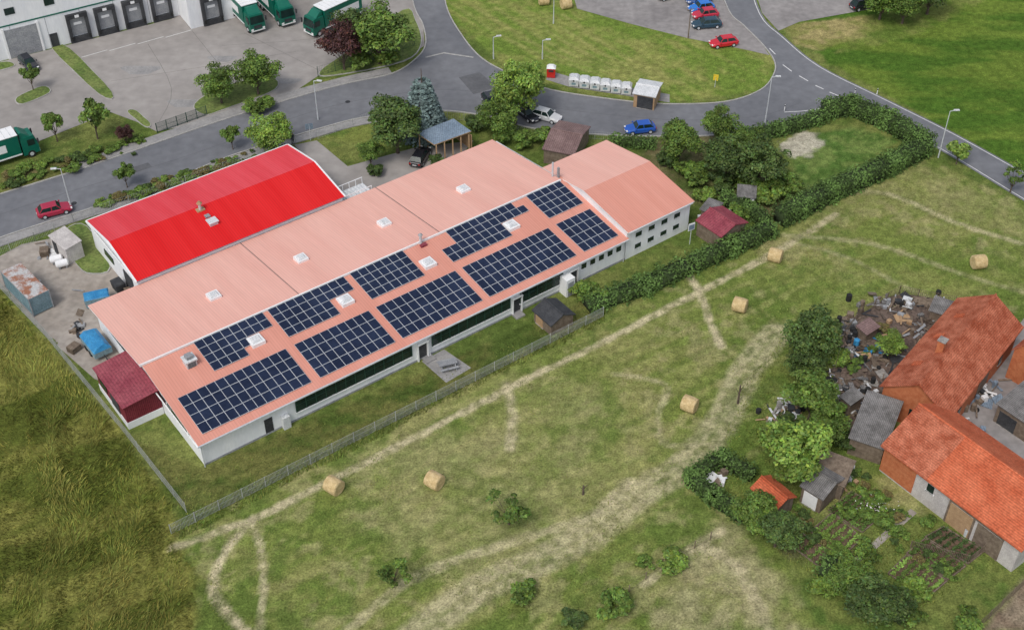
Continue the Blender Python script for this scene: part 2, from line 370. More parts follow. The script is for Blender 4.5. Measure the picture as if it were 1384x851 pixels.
zone([(1080,190),(1150,170),(1215,190),(1130,245),(1060,265)],(.080,.145,.03),(.15,.21,.055),.5,.5,ns=nC)
zone([(1056,192),(1090,178),(1112,196),(1098,212),(1070,214)],(.48,.44,.35),None,.5,1.6,.9)
zone([(420,160),(520,140),(560,180),(520,200),(440,185)],(.11,.17,.035),(.19,.22,.055),.5,.5)
zone([(430,160),(460,148),(480,165),(445,175)],(.36,.29,.15),None,.5,.9,.8)
zone([(850,185),(1040,180),(1060,290),(980,300),(900,250)],(.07,.10,.025),(.16,.14,.07),.6,1.0,.9)
for q in ([(0,235),(210,186),(212,196),(0,262)],[(60,310),(400,200),(380,190),(60,295)]): zone(q,(.12,.13,.035),(.22,.18,.09),.4,1.2,.9)
meadow_px=[(-420,330),(-60,345),(0,392),(60,458),(125,535),(170,590),(232,680),(238,735),(272,780),(262,851),(260,1050),(-600,1050)]
mL=fbm(ua*.5,vb*1.6,.2,61)
mM=zone(meadow_px,(.095,.115,.022),(.20,.20,.05),.5,.9,ns=mL)
mS=fbm(PX*1.7+PY*.4,PY*.5,.35,91,4)
zone([(1000,520),(1080,430),(1130,470),(1130,620),(1100,760),(1010,720),(960,660),(905,640),(950,580)],(.10,.155,.03),(.17,.20,.05),.8,1.2,.8)
zone([(1100,700),(1384,690),(1500,851),(1500,1000),(1180,1000),(1060,760)],(.09,.145,.03),(.16,.19,.05),.8,.8)
zone([(1060,690),(1120,690),(1180,760),(1110,790),(1050,740)],(.10,.085,.05),(.12,.15,.04),.5,.8,.8)
zone([(280,851),(262,780),(330,830),(420,870),(420,1000),(280,1000)],(.10,.14,.03),(.16,.18,.045),.8,1.0)
zone([(470,610),(560,570),(820,600),(880,660),(780,730),(640,790),(480,700)],(.32,.30,.14),(.22,.235,.08),2.5,2.5,.55)
zone([(900,770),(980,700),(1060,790),(1080,851),(880,851)],(.38,.34,.19),(.25,.25,.10),1.5,1.8,.7)
zone([(620,540),(720,500),(830,520),(860,580),(700,620)],(.29,.28,.12),(.18,.21,.06),2.5,2.5,.5)
zone([(1060,265),(1245,215),(1384,290),(1384,330),(1200,270),(1080,320)],(.27,.26,.11),(.19,.215,.065),1.5,1.5,.6)
zone([(1100,360),(1384,340),(1384,400),(1200,400),(1060,430)],(.12,.18,.035),(.19,.22,.06),2,2,.7)
zone([(1330,851),(1384,780),(1500,851)],(.18,.13,.09),(.25,.2,.14),.5,.5)
def track(px,w=.35,amt=.75,c=(.47,.41,.26),twin=0,jit=.5,sm=True):
    global col
    wp=W(px); wp=smooth(wp,5) if sm else wp
    d=segd(PX,PY,wp,False)
    if twin: d=np.abs(d-twin)
    d=d+(nC-.5)*jit
    m=(1-sst(w*.4,w*1.3,d))*amt*(.45+.55*sst(.3,.6,nD))
    col=col*(1-m[:,None])+np.array(c)*m[:,None]
for k in range(16):
    o=k*17; track([(290+o*1.6,700+o*.9),(560+o*1.5,550+o*.9),(860+o,425+o*.9),(1100+o,328+o*.5)],.28,.34,(.33,.31,.13) if k%2 else (.10,.155,.03),jit=1.4)
track([(232,742),(300,716),(345,700),(480,632),(620,560),(720,508),(800,470),(870,433),(950,392),(1040,345),(1130,290)],.5,.9)
track([(345,700),(310,735),(288,785),(300,820),(350,870)],.5,.95)
track([(340,705),(352,740),(356,790),(350,851)],.35,.75)
track([(560,860),(640,800),(720,762),(800,720),(862,668),(925,630),(975,570),(1010,500),(1050,450)],1.0,.65,twin=.8)
track([(930,370),(948,400),(958,430),(975,468)],.5,.95)
track([(685,520),(692,560),(690,605)],.6,.8)
track([(830,505),(900,520),(890,560),(900,600),(960,600)],.4,.5)
track([(470,851),(560,780),(680,735),(790,700),(850,650)],.6,.6)
track([(1384,330),(1290,300),(1200,262),(1120,262)],.5,.6)
track([(1384,395),(1300,370),(1180,330),(1060,318)],.45,.4)
track([(1384,440),(1250,400),(1150,350),(1080,330)],.4,.35)
track([(870,790),(930,745),(975,718)],.5,.8)
track([(955,740),(1000,770),(1040,851)],.7,.7)
for k in range(6):
    track([(610+k*30,5+k*3),(700+k*30,60+k*4),(820+k*26,105+k*2)],.4,.4,(.34,.31,.12),jit=1)
for k in range(5):
    track([(1150+k*40,60-k*4),(1270+k*30,100+k*3),(1384+k*20,150+k*12)],.5,.5,(.06,.11,.015),jit=.8)
PZ=np.zeros(NP)
PZ+=mM*(.05+.38*(mS-.35))
PZ=np.where(np.abs(PZ)<.004,0,PZ)
field=np.clip((sst(-2,2,segd(PX,PY,W([(250,730),(815,432),(1040,320),(1250,225),(1384,300),(1384,380),(1100,430),(1000,520),(930,610),(900,660),(1000,760),(1000,900),(250,900)]),True))),0,1)
PZ+=(1-field)*(.10*(nC-.5)+.03*(nD-.5))
colv=col*(.72+.56*nD)[:,None]
ny,nx=XX.shape; idx=np.arange(NP).reshape(ny,nx)
Fq=np.stack([idx[:-1,:-1],idx[:-1,1:],idx[1:,1:],idx[1:,:-1]],-1).reshape(-1,4)
gm=bpy.data.materials.new('grassland'); n,N,L=nt(gm); b_=N['Principled BSDF']; b_.inputs['Roughness'].default_value=1; b_.inputs['Specular IOR Level'].default_value=.1
at=N.new('ShaderNodeAttribute'); at.attribute_name='tint'; tc=N.new('ShaderNodeTexCoord')
prev=at.outputs['Color']
for sc,amt in ((1.3,.28),(5,.42)):
    no=N.new('ShaderNodeTexNoise'); no.inputs['Scale'].default_value=sc; no.inputs['Detail'].default_value=4; no.inputs['Roughness'].default_value=.7
    L.new(tc.outputs['Object'],no.inputs['Vector']); mr=N.new('ShaderNodeMapRange'); mr.inputs[1].default_value=.32; mr.inputs[2].default_value=.68
    mr.inputs[3].default_value=1-amt; mr.inputs[4].default_value=1+amt; L.new(no.outputs['Fac'],mr.inputs[0])
    vm=N.new('ShaderNodeVectorMath'); vm.operation='SCALE'; L.new(prev,vm.inputs[0]); L.new(mr.outputs[0],vm.inputs['Scale']); prev=vm.outputs[0]
L.new(prev,b_.inputs['Base Color'])
bp=N.new('ShaderNodeBump'); bp.inputs['Strength'].default_value=.6; bp.inputs['Distance'].default_value=.12; L.new(no.outputs['Fac'],bp.inputs['Height']); L.new(bp.outputs[0],b_.inputs['Normal'])
me=npmesh('ground',np.stack([PX,PY,PZ],1),Fq,[gm],None,colv,smooth=True)
link(bpy.data.objects.new('ground',me))
def blades(name,poly,n,hmin,hmax,w,m,lean=.5,keep=None,tmin=.6,tmax=1.5):
    P=np.array(W(poly)); lo=P.min(0);hi=P.max(0)
    x=rng.uniform(lo[0],hi[0],n);y=rng.uniform(lo[1],hi[1],n)
    d=segd(x,y,[tuple(p) for p in P],True); ok=d<-.1+(fbm(x,y,.7,20)-.5)
    if keep is not None: ok&=keep(x,y)
    x=x[ok];y=y[ok];n=len(x)
    a=fbm(x*1.7+y*.4,y*.5,.2,91,3)*12+rng.normal(0,.5,n); lean_=lean*rng.uniform(.5,1.4,n)
    h=rng.uniform(hmin,hmax,n)*(.6+.8*fbm(x,y,.3,5))
    th=rng.uniform(0,6.28,n); wx=np.cos(th)*w;wy=np.sin(th)*w
    tip=np.stack([x+np.cos(a)*h*lean_,y+np.sin(a)*h*lean_,h],1)
    V=np.stack([np.stack([x-wx,y-wy,np.zeros(n)-.02],1),np.stack([x+wx,y+wy,np.zeros(n)-.02],1),tip],1).reshape(-1,3)
    big=fbm(x*.7+y*1.3,y*.45,.22,12,4)
    t1=rng.uniform(tmin,tmax,n)*(.35+1.4*big); yel=rng.uniform(.8,1.2,n)
    t=np.repeat(np.stack([t1*yel,t1,t1*.9],1),3,axis=0)
    me=npmesh(name,V,np.arange(3*n).reshape(-1,3),[M[m]],None,t); link(bpy.data.objects.new(name,me))
blades('meadow_grass',[(-90,340),(0,396),(60,462),(125,540),(170,595),(230,685),(236,740),(268,785),(262,900),(-120,900)],100000,.25,.6,.055,'grassm',.9)
blades('field_grass',[(250,735),(815,436),(1040,325),(1250,225),(1400,300),(1400,390),(1110,430),(1000,520),(930,610),(900,660),(1010,770),(1010,900),(260,900)],120000,.04,.16,.05,'grassf',.7,keep=lambda x,y:fbm(x,y,.22,70)+rng.uniform(-.15,.15,len(x))>.52)
blades('rough_grass',[(190,590),(272,640),(800,410),(812,428),(235,715)],22000,.06,.25,.05,'grassf',.6)
blades('fence_line_weeds',[(228,712),(815,420),(818,434),(236,734)],90000,.15,.45,.05,'grassf',.6)
blades('farm_weeds',[(1000,520),(1080,430),(1130,470),(1140,620),(1240,700),(1350,760),(1200,851),(1100,780),(1010,720),(960,660)],26000,.08,.3,.05,'grassf',.6)
# ------------------------------------------------------------------ roads and paving
up=[(-60,283),(0,263),(100,232),(210,194),(300,163),(400,132),(470,113),(530,100),(560,82),(575,62),(572,35),(560,10),(550,-40)]
nr=[(598,-40),(603,8),(622,45),(652,80),(700,105),(745,122),(830,135),(900,141),(980,138),(1028,122),(1046,100),(1046,82),(1030,60),(1005,35),(985,15),(965,-40)]
ea=[(1010,-40),(1030,20),(1060,50),(1110,90),(1200,135),(1290,180),(1384,232),(1480,285)]
lo_=[(1480,325),(1384,272),(1270,203),(1200,170),(1140,152),(1080,164),(1000,181),(900,185),(800,182),(720,174),(660,158),(590,150),(500,158),(430,175),(310,212),(200,257),(60,302),(0,322),(-60,345)]
wu,wn,we,wl=[smooth(W(q),5) for q in (up,nr,ea,lo_)]
sheet('road',wu+wn+we+wl,.03,'asphalt')
ribbon('road',smooth(W([(575,-40),(545,-300)]),3),12,.026,'asphalt')
ribbon('kerb',wu,.18,.14,'kerb',.14)
ribbon('kerb',wn,.16,.13,'kerb',.13)
ribbon('kerb',smooth(W(lo_[5:]),5),.18,.14,'kerb',.14)
ribbon('pavement',offset(smooth(W(up[2:8]),5),.95),1.6,.12,'pave',.12)
ribbon('pavement',offset(smooth(W(lo_[11:]),5),.95),1.5,.12,'pave',.12)
ribbon('asphalt_seam',smooth(W([(-60,312),(60,270),(250,212),(420,152),(520,130),(620,122),(740,145),(900,162),(1020,158),(1080,140)]),5),.07,.036,'asphalt_patch')
sheet('asphalt_patch',W([(620,105),(648,98),(672,118),(640,128)]),.037,'asphalt_patch'); sheet('asphalt_patch',W([(150,236),(200,220),(206,226),(156,243)]),.037,'asphalt_patch')
sheet('asphalt_patch',W([(330,178),(352,171),(360,178),(338,186)]),.037,'asphalt_patch')
ribbon('side_road_apron',W([(575,78),(600,72),(640,78)]),.3,.038,'kerb')
for q in ((470,138),(720,150),(960,165),(100,275)):
    p=G(*q); b=B(); b.cyl((p.x,p.y,.02),(p.x,p.y,.042),.35,.35,'dgrey',14); b.obj('manhole_cover')
we2=offset(we,-.35); ribbon('road_edge_line',we2,.12,.045,'line')
ribbon('road_edge_line',offset(smooth(W(lo_[:5]),5),-.35),.12,.045,'line')
for i,(a,b2) in enumerate([((1040,66),(1048,74)),((1058,88),(1070,97)),((1080,103),(1092,110)),((1102,116),(1113,121)),((1121,125),(1133,130)),((1150,139),(1162,145)),((1182,153),(1196,160)),((1218,171),(1232,178))]):
    ribbon('lane_dash',W([a,b2]),.16,.046,'line')
ribbon('stop_line',smooth(W([(1060,152),(1090,150),(1130,143)]),4),.12,.046,'line')
sheet('yard_paving',W([(-120,120),(0,84),(232,26),(300,-30),(560,-30),(572,35),(574,62),(540,84),(430,103),(385,133),(300,160),(212,178),(185,165),(150,152),(100,172),(50,192),(0,214),(-120,250)]),.022,'yard')
for q in ([(250,30),(330,130)],[(150,110),(280,90),(400,70)],[(330,45),(430,95)],[(200,60),(232,120),(215,165)],[(300,62),(430,52),(540,30)]): ribbon('paving_joint',smooth(W(q),4),.06,.0262,'joint')
for q,s_ in (((300,80),1.2),((190,95),1.6),((390,110),1.0),((250,140),1.4)):
    p=G(*q); w_=[(p.x+math.cos(a)*s_*(1.6+.5*math.sin(a*3)),p.y+math.sin(a)*s_*(1+.3*math.cos(a*2))) for a in [i*.35 for i in range(18)]]; sheet('paving_repair',w_,.0258,'pave')
def island(name,px,k='lawn'):
    w=smooth(W(px),4,True); b=B(); b.hull([(p[0],p[1],.0) for p in w],[(p[0],p[1],.13) for p in w],'kerb','kerb'); 
    c=Vector((sum(p[0] for p in w)/len(w),sum(p[1] for p in w)/len(w)))
    A=[c+(Vector(p)-c)*(1-.15/max(.5,(Vector(p)-c).length)) for p in w]
    b.poly([(p.x,p.y,.145) for p in A],k); return b.obj(name)
island('planted_island',[(70,66),(94,66),(152,126),(134,128)])
island('planted_island',[(22,133),(58,117),(68,126),(30,142)])
island('planted_island',[(432,98),(470,70),(545,14),(562,28),(570,60),(545,84),(450,103)])
island('planted_island',[(262,142),(300,118),(365,105),(372,122),(300,150),(275,156)])
island('planted_island',[(-20,90),(10,84),(20,90),(-10,98)])
island('planted_island',[(172,152),(184,150),(204,168),(196,172)])
for k in range(4):
    x=100+k*38; ribbon('bay_line',W([(x+10,78-k*9),(x+45,68-k*9)]),.12,.034,'line')
sheet('gravel_yard',W([(-30,362),(30,330),(70,322),(120,330),(200,300),(300,330),(190,480),(150,520),(128,512),(60,452),(0,390)]),.012,'gravel')
island('lawn_patch',[(88,312),(118,306),(150,362),(118,370),(96,352),(78,356)])
sheet('driveway',W([(398,196),(428,190),(470,225),(560,200),(640,190),(600,240),(470,275),(440,250)]),.02,'yard')
sheet('car_park',W([(765,-40),(780,12),(850,32),(930,52),(1010,68),(1040,75),(1030,60),(1005,35),(985,15),(965,-40)]),.022,'asphalt2')
sheet('car_park',W([(1012,-40),(1030,18),(1052,42),(1080,30),(1180,12),(1175,-60)]),.022,'asphalt2')
sheet('paved_strip',W([(738,108),(770,118),(860,132),(905,139),(905,128),(770,104),(742,96)]),.035,'pave')
zf=[(1128,500),(1140,455),(1165,425),(1215,398),(1290,412),(1310,440),(1230,500),(1200,560),(1165,600),(1130,590),(1150,560),(1128,540)]
sheet('farmyard_earth',smooth(W(zf),4,True),.014,'dirt')
sheet('farm_courtyard',W([(1285,560),(1384,430),(1500,520),(1500,640),(1384,640),(1240,545)]),.022,'asphalt2')
sheet('paved_seating_area',W([(570,488),(600,472),(637,497),(603,517)]),.02,'pave')
# ------------------------------------------------------------------ main buildings
A0=math.radians(36.7); P0=Vector((-30.3,85.9,0)); ax=Vector((math.cos(A0),math.sin(A0),0)); bx=Vector((-math.sin(A0),math.cos(A0),0))
def slab(b,pts,t,k,ke=None):
    b.hull([(p[0],p[1],p[2]-t) for p in pts],pts,ke or k,k)
LN=54.7; WD=26.1; EH=3.3; RH=4.95; RY=13.05
hall=empty('factory_hall',P0,A0)
b=B(); b.hull([(.35,.45,0),(LN-.2,.45,0),(LN-.2,WD-.4,0),(.35,WD-.4,0)],[(.35,.45,EH-.15),(LN-.2,.45,EH-.15),(LN-.2,WD-.4,EH-.15),(.35,WD-.4,EH-.15)],'plaster')
for x in (.35,LN-.2):
    b.poly([(x,.45,EH-.15),(x,WD-.4,EH-.15),(x,RY,RH-.2)],'plaster')
b.obj('walls',parent=hall)
b=B(); slab(b,[(0,0,EH),(LN,0,EH),(LN,RY,RH),(0,RY,RH)],.14,'pink','white')
b.obj('roof_front_slope',parent=hall)
b=B(); slab(b,[(-.25,RY-.9,RH+.12),(LN-.6,RY-.9,RH+.12),(LN-.6,WD,EH+.05),(-.25,WD,EH+.05)],.16,'pinkb','white')
b.obj('roof_back_slope',parent=hall)
b=B(); b.box(-.25,LN-.6,RY-1.05,RY-.9,RH-.1,RH+.14,'white'); b.box(-.12,0.0-.002,0,RY-1.12,EH-.16,EH-.10,'white')
b.box(-.05,LN,-.14,-.01,EH-.14,EH-.02,'alu'); b.obj('ridge_flashing_and_gutter',parent=hall)
b=B()
for x in (18.2,36.5):
    zr=lambda y: RH+.12-(y-(RY-.9))*(RH+.07-EH)/(WD-RY+.9)
    b.poly([(x,RY-.85,zr(RY-.85)+.01),(x+.1,RY-.85,zr(RY-.85)+.01),(x+.1,WD,zr(WD)+.01),(x,WD,zr(WD)+.01)],'brownroof')
b.obj('roof_joints',parent=hall)
b=B(); sl=(RH-EH)/RY
for x in (11.2,22,32.7,44.3):
    z=EH+8.8*sl; b.box(x-.75,x+.75,8.1,9.6,z-.2,z+.32,'white'); b.box(x-.55,x+.55,8.3,9.4,z+.32,z+.52,'plast','plast',.15,.15)
for x in (11,21.8,32.8,44):
    z=EH+(WD-18)*sl+.1; b.box(x-.65,x+.65,17.4,18.7,z-.2,z+.28,'white'); b.box(x-.5,x+.5,17.55,18.55,z+.28,z+.45,'plast','plast',.15,.15)
b.obj('skylights',parent=hall)
b=B(); z=EH+9.8*sl
b.box(3.6,4.7,9.2,10.3,z-.3,z+.7,'alu'); b.box(3.5,4.8,9.1,10.4,z+.7,z+.85,'plast'); b.box(3.8,4.5,9.4,10.1,z+.85,z+1.25,'grey')
for k in range(5): b.box(3.7,4.6,9.17,9.2,z-.1+k*.15,z-.03+k*.15,'dgrey')
b.obj('roof_ventilation_unit',parent=hall)
b=B(); z=EH+12*sl; b.cyl((33.8,11.9,z-.2),(33.8,11.9,z+1.3),.16,.16,'alu',10); b.cyl((33.8,11.9,z+1.3),(33.8,11.9,z+1.5),.28,.1,'grey',10); b.box(33.5,34.3,11.3,11.7,z-.2,z+.2,'maroonr')
b.box(54.1,54.35,12.6,12.85,RH-.5,RH+1.4,'grey'); b.cyl((LN-.9,13.3,RH-.3),(LN-.9,13.3,RH+2),.12,.12,'alu',8)
b.obj('flue_pipes',parent=hall)
b=B()
def band(x0,x1,z0,z1,n):
    b.box(x0,x1,.36,.47,z0,z1,'glass'); b.box(x0-.1,x1+.1,.30,.46,z1,z1+.08,'green'); b.box(x0-.1,x1+.1,.28,.46,z0-.1,z0,'white')
    for i in range(n+1):
        x=x0+(x1-x0)*i/n; b.box(x-.05,x+.05,.33,.38,z0+.002,z1-.002,'green')
    b.box(x0,x1,.325,.355,(z0+z1)/2-.03,(z0+z1)/2+.03,'green')
band(10.8,24.8,1.1,3.02,12); band(27.4,37.8,1.1,3.02,9); band(39.2,45.2,1.1,3.02,5)
b.box(.25,.36,3,22,2.2,2.9,'glass')
for y in (3,7.7,12.5,17.2,22): b.box(.2,.26,y-.08,y+.08,2.15,2.95,'white')
for x in (48,49.3,50.6,51.9,53.2): b.box(x,x+.7,.40,.48,1.7,2.4,'glass'); b.box(x-.08,x+.78,.36,.47,1.62,1.7,'white')
for x in (7.2,): b.box(x,x+.9,.40,.48,.05,2.1,'dgrey')
for x in (25.6,38.2,46.2): b.box(x,x+1.1,.40,.48,.05,2.15,'dgrey'); b.box(x-.15,x,.2,.44,.0,2.3,'white'); b.box(x+1.1,x+1.25,.2,.44,.0,2.3,'white'); b.box(x-.15,x+1.25,.1,.44,2.3,2.42,'white')
b.obj('windows_and_doors',parent=hall)
b=B()
for x in (26.6,38.6): b.box(x-.6,x+.6,-.6,.44,0,.2,'pave')
b.box(44.8,46.0,-.9,.44,0,2.4,'white'); b.box(45.0,45.8,-.96,-.88,.1,2.0,'grey')
b.box(9.0,9.8,-.1,.44,0,1.6,'plast')
b.obj('entrance_porches',parent=hall)
b=B()
for x in (.3,27,LN-.5): b.cyl((x,.22,0),(x,.22,EH-.1),.06,.06,'alu',6)
b.box(.33,LN,.38,.44,0,.22,'grey')
b.obj('downpipes_and_plinth',parent=hall)
mw,mh=1.0,1.27
def array(a0,a1,b0,b1,cut=None):
    b=B(); nx_=round((a1-a0)/mw); ny_=4; w=(a1-a0)/nx_; h=(b1-b0)/ny_
    for i in range(nx_):
        for j in range(ny_):
            xc=a0+(i+.5)*w; yc=b0+(j+.5)*h
            if cut and cut(xc,yc): continue
            x0,x1,y0,y1=xc-w/2+.008,xc+w/2-.008,yc-h/2+.008,yc+h/2-.008
            zz=lambda y,o: EH+y*sl+o
            b.hull([(x0,y0,zz(y0,.08)),(x1,y0,zz(y0,.08)),(x1,y1,zz(y1,.08)),(x0,y1,zz(y1,.08))],[(x0,y0,zz(y0,.13)),(x1,y0,zz(y0,.13)),(x1,y1,zz(y1,.13)),(x0,y1,zz(y1,.13))],'alu')
            e=.026; b.poly([(x0+e,y0+e,zz(y0+e,.134)),(x1-e,y0+e,zz(y0+e,.134)),(x1-e,y1-e,zz(y1-e,.134)),(x0+e,y1-e,zz(y1-e,.134))],'pv')
    return b.obj('solar_panel_array',P0,A0)
array(1.0,13.2,1.0,6.3); array(14.2,23.3,1.0,6.3); array(24.2,34.6,1.0,6.3); array(35.5,47.7,1.0,6.3); array(48.8,53.9,1.0,6.3)
array(5.7,13.7,7.5,12.1,lambda x,y:x>9.7 and y<9.9 and not(x<11 and y>9)); array(14.3,23.7,7.5,12.1,lambda x,y:x>20.4 and y<10.3)
array(24.5,31.4,7.5,12.1); array(35.2,47.6,7.5,12.1,lambda x,y:(x>43 and y<10) or (x<37 and y>9.8) or (x>46.4 and y>10.9)); array(48.8,53.9,7.5,12.1)
ext=empty('office_extension',P0,A0)
E1,E2,ED,EE,ER=LN-.1,64.8,16.3,4.25,5.5
b=B(); b.hull([(E1,.35,0),(E2-.3,.35,0),(E2-.3,ED-.3,0),(E1,ED-.3,0)],[(E1,.35,EE-.12),(E2-.3,.35,EE-.12),(E2-.3,ED-.3,EE-.12),(E1,ED-.3,EE-.12)],'plaster')
b.poly([(E2-.3,.35,EE-.12),(E2-.3,ED-.3,EE-.12),(E2-.3,ED/2,ER-.15)],'plaster'); b.poly([(E1,.35,EE-.12),(E1,ED-.3,EE-.12),(E1,ED/2,ER-.15)],'plaster'); b.obj('walls',parent=ext)
b=B(); slab(b,[(E1-.15,0,EE),(E2,0,EE),(E2,ED/2,ER),(E1-.15,ED/2,ER)],.13,'pink','white'); b.obj('roof_front_slope',parent=ext)
b=B(); slab(b,[(E1-.15,ED/2,ER+.004),(E2,ED/2,ER+.004),(E2,ED,EE),(E1-.15,ED,EE)],.13,'pinkb','white'); b.obj('roof_back_slope',parent=ext)
b=B()
for x in (56,58,60,62): 
    b.box(x,x+.9,.30,.38,2.7,3.3,'glass'); b.box(x,x+.9,.30,.38,1.0,1.6,'glass')
    b.box(x-.06,x+.96,.26,.36,2.62,2.7,'plast'); b.box(x-.06,x+.96,.26,.36,.92,1.0,'plast')
for y in (3,6.5,10,13): b.box(E2-.34,E2-.26,y,y+1.1,1.2,2.5,'glass')
b.box(E1,E2-.3,-.1,-.0,EE-.2,EE-.08,'alu'); b.obj('windows',parent=ext)
rh=empty('red_roofed_hall',P0,A0)
X0,X1,Y0,Y1,Ym,Ze,Zr=5.5,32.2,25.9,39.8,32.9,4.0,5.2
b=B(); b.hull([(X0+.2,Y0+.3,0),(X1-.2,Y0+.3,0),(X1-.2,Y1-.3,0),(X0+.2,Y1-.3,0)],[(X0+.2,Y0+.3,Ze-.15),(X1-.2,Y0+.3,Ze-.15),(X1-.2,Y1-.3,Ze-.15),(X0+.2,Y1-.3,Ze-.15)],'plaster')
for x in (X0+.2,X1-.2): b.poly([(x,Y0+.3,Ze-.15),(x,Y1-.3,Ze-.15),(x,Ym,Zr-.2)],'plaster')
b.obj('walls',parent=rh)
b=B(); slab(b,[(X0,Y0,Ze),(X1,Y0,Ze),(X1,Ym,Zr),(X0,Ym,Zr)],.13,'red','bluegrey'); b.obj('roof_front_slope',parent=rh)
b=B(); slab(b,[(X0,Ym,Zr+.003),(X1,Ym,Zr+.003),(X1,Y1,Ze),(X0,Y1,Ze)],.13,'redb','bluegrey'); b.obj('roof_back_slope',parent=rh)
b=B(); b.box(X0-.1,X0-.003,Y0,Y1,Ze-.25,Ze-.1,'white')
for s_ in ((Y0,Ym,Ze,Zr),(Ym,Y1,Zr,Ze)):
    for x,xx in ((X0-.14,X0+.06),(X1-.06,X1+.14)):
        b.hull([(x,s_[0],s_[2]-.1),(xx,s_[0],s_[2]-.1),(xx,s_[1],s_[3]-.1),(x,s_[1],s_[3]-.1)],[(x,s_[0],s_[2]+.03),(xx,s_[0],s_[2]+.03),(xx,s_[1],s_[3]+.03),(x,s_[1],s_[3]+.03)],'white')
b.box(X0-.02,X1+.02,Y1-.02,Y1+.14,Ze-.14,Ze+.0,'white')
b.box(X0+.1,X0+.24,28,30.4,0,2.8,'dgrey'); b.box(X0+.1,X0+.24,33.5,36,1.4,2.2,'glass'); b.obj('trim_and_doors',parent=rh)
b=B(); z=Zr-.75
b.box(16.3,17.3,29.3,30.2,z-.6,z+.5,'alu'); b.box(16.2,17.4,29.2,30.3,z+.5,z+.62,'plast'); b.box(16.5,17.1,30.7,31.3,z-.3,z+.55,'grey')
b.cyl((16.6,32.3,z),(16.6,32.3,z+1.6),.18,.18,'alu',10); b.cyl((16.6,32.3,z+1.6),(16.6,32.3,z+1.9),.35,.12,'woodl',10); b.box(16.1,17.1,32.0,32.7,z,z+.75,'woodl')
b.obj('roof_ventilation_units',parent=rh)
b=B()
b.box(30.6,36.2,26.3,28.6,2.6,2.75,'plast')
for i in range(13):
    x=30.6+i*.46; b.box(x,x+.05,26.35,28.55,2.75,2.85,'alu')
for y in (26.35,28.55):
    b.box(30.6,36.2,y-.03,y+.03,3.6,3.68,'white')
    for i in range(7): b.box(30.6+i*.92,30.66+i*.92,y-.03,y+.03,2.75,3.6,'white')
for x in (31,35.9): b.cyl((x,28.3,0),(x,28.3,2.6),.08,.08,'alu',6)
b.obj('steel_platform',P0,A0)
an=empty('maroon_annex',P0,A0)
AX0,AX1,AY0,AY1=-3.6,.28,9.4,16.6
b=B(); b.box(AX0,AX1,AY0,AY1,0,.9,'plaster'); b.box(AX0+.05,AX1,AY0+.05,AY1-.05,.9,3.1,'maroon'); b.obj('walls',parent=an)
b=B(); slab(b,[(AX0-.15,AY0-.15,3.15),(AX1-.03,AY0-.15,3.5),(AX1-.03,AY1+.15,3.5),(AX0-.15,AY1+.15,3.15)],.1,'maroonr','maroon'); b.obj('roof',parent=an)
b=B(); b.box(AX0-.03,AX0+.06,11,13,.95,2.8,'dgrey'); b.box(AX0-.05,AX0+.04,14,15.6,1.5,2.4,'glass'); b.obj('door_and_window',parent=an)
# ------------------------------------------------------------------ warehouse
wp=G(0,83); WA=math.radians(30.5)
wh=empty('logistics_warehouse',(wp.x,wp.y,0),WA)
b=B(); b.box(-25,27,0,40,0,9.2,'plaster','grey'); b.box(27,34,-5,39,0,8.8,'plaster','grey'); b.box(34,75,-2,39,0,9.2,'plaster','grey'); b.obj('walls',parent=wh)
b=B()
for x0,x1,y in ((-25,27,0),(27,34,-5),(34,75,-2)):
    b.box(x0,x1,y-.06,y,4.95,5.15,'truckgreen'); b.box(x0-.05,x1+.05,y-.12,y+.3,9.2 if x0!=27 else 8.8,9.5 if x0!=27 else 9.1,'contbl')
    for k in range(int((x1-x0)/5)): b.box(x0+2.5+k*5,x0+2.56+k*5,y-.02,y,0,4.9,'grey')
b.obj('green_band_and_coping',parent=wh)
b=B()
def dock(x,y):
    b.box(x-1.55,x-1.1,y-.55,y-.01,0.9,3.9,'dgrey'); b.box(x+1.1,x+1.55,y-.55,y-.01,.9,3.9,'dgrey'); b.box(x-1.55,x+1.55,y-.6,y-.01,3.9,4.5,'dgrey')
    b.box(x-1.1,x+1.1,y-.12,y-.01,1.1,3.9,'grey'); b.box(x-.6,x+.6,y-.16,y-.12,2.7,3.1,'white'); b.box(x-1.55,x+1.55,y-.4,y-.01,.0,.9,'dgrey'); b.box(x-.3,x+.3,y-.64,y-.6,4.0,4.4,'white')
    for s_ in (-1.3,1.3): b.box(x+s_-.15,x+s_+.15,y-.65,y-.42,.5,1.1,'rubber')
for x in (-14,-9.5,11.9,16,20.2,24.4): dock(x,-.001)
b.box(1.6,6.2,-.15,-.01,0,4.4,'grey'); b.box(1.3,1.6,-.2,-.01,0,4.7,'white'); b.box(6.2,6.5,-.2,-.01,0,4.7,'white')
b.box(7.6,8.7,-.1,-.01,0,2.2,'dgrey')
for x in (30.5,): dock(x,-5.001)
for x in (37,41.2,45.4,49.6,54,58): dock(x,-2.001)
for i in range(8): b.box(-20+i*5.6,-18.6+i*5.6,-.08,-.01,6.6,7.6,'glass')
b.obj('loading_docks',parent=wh)
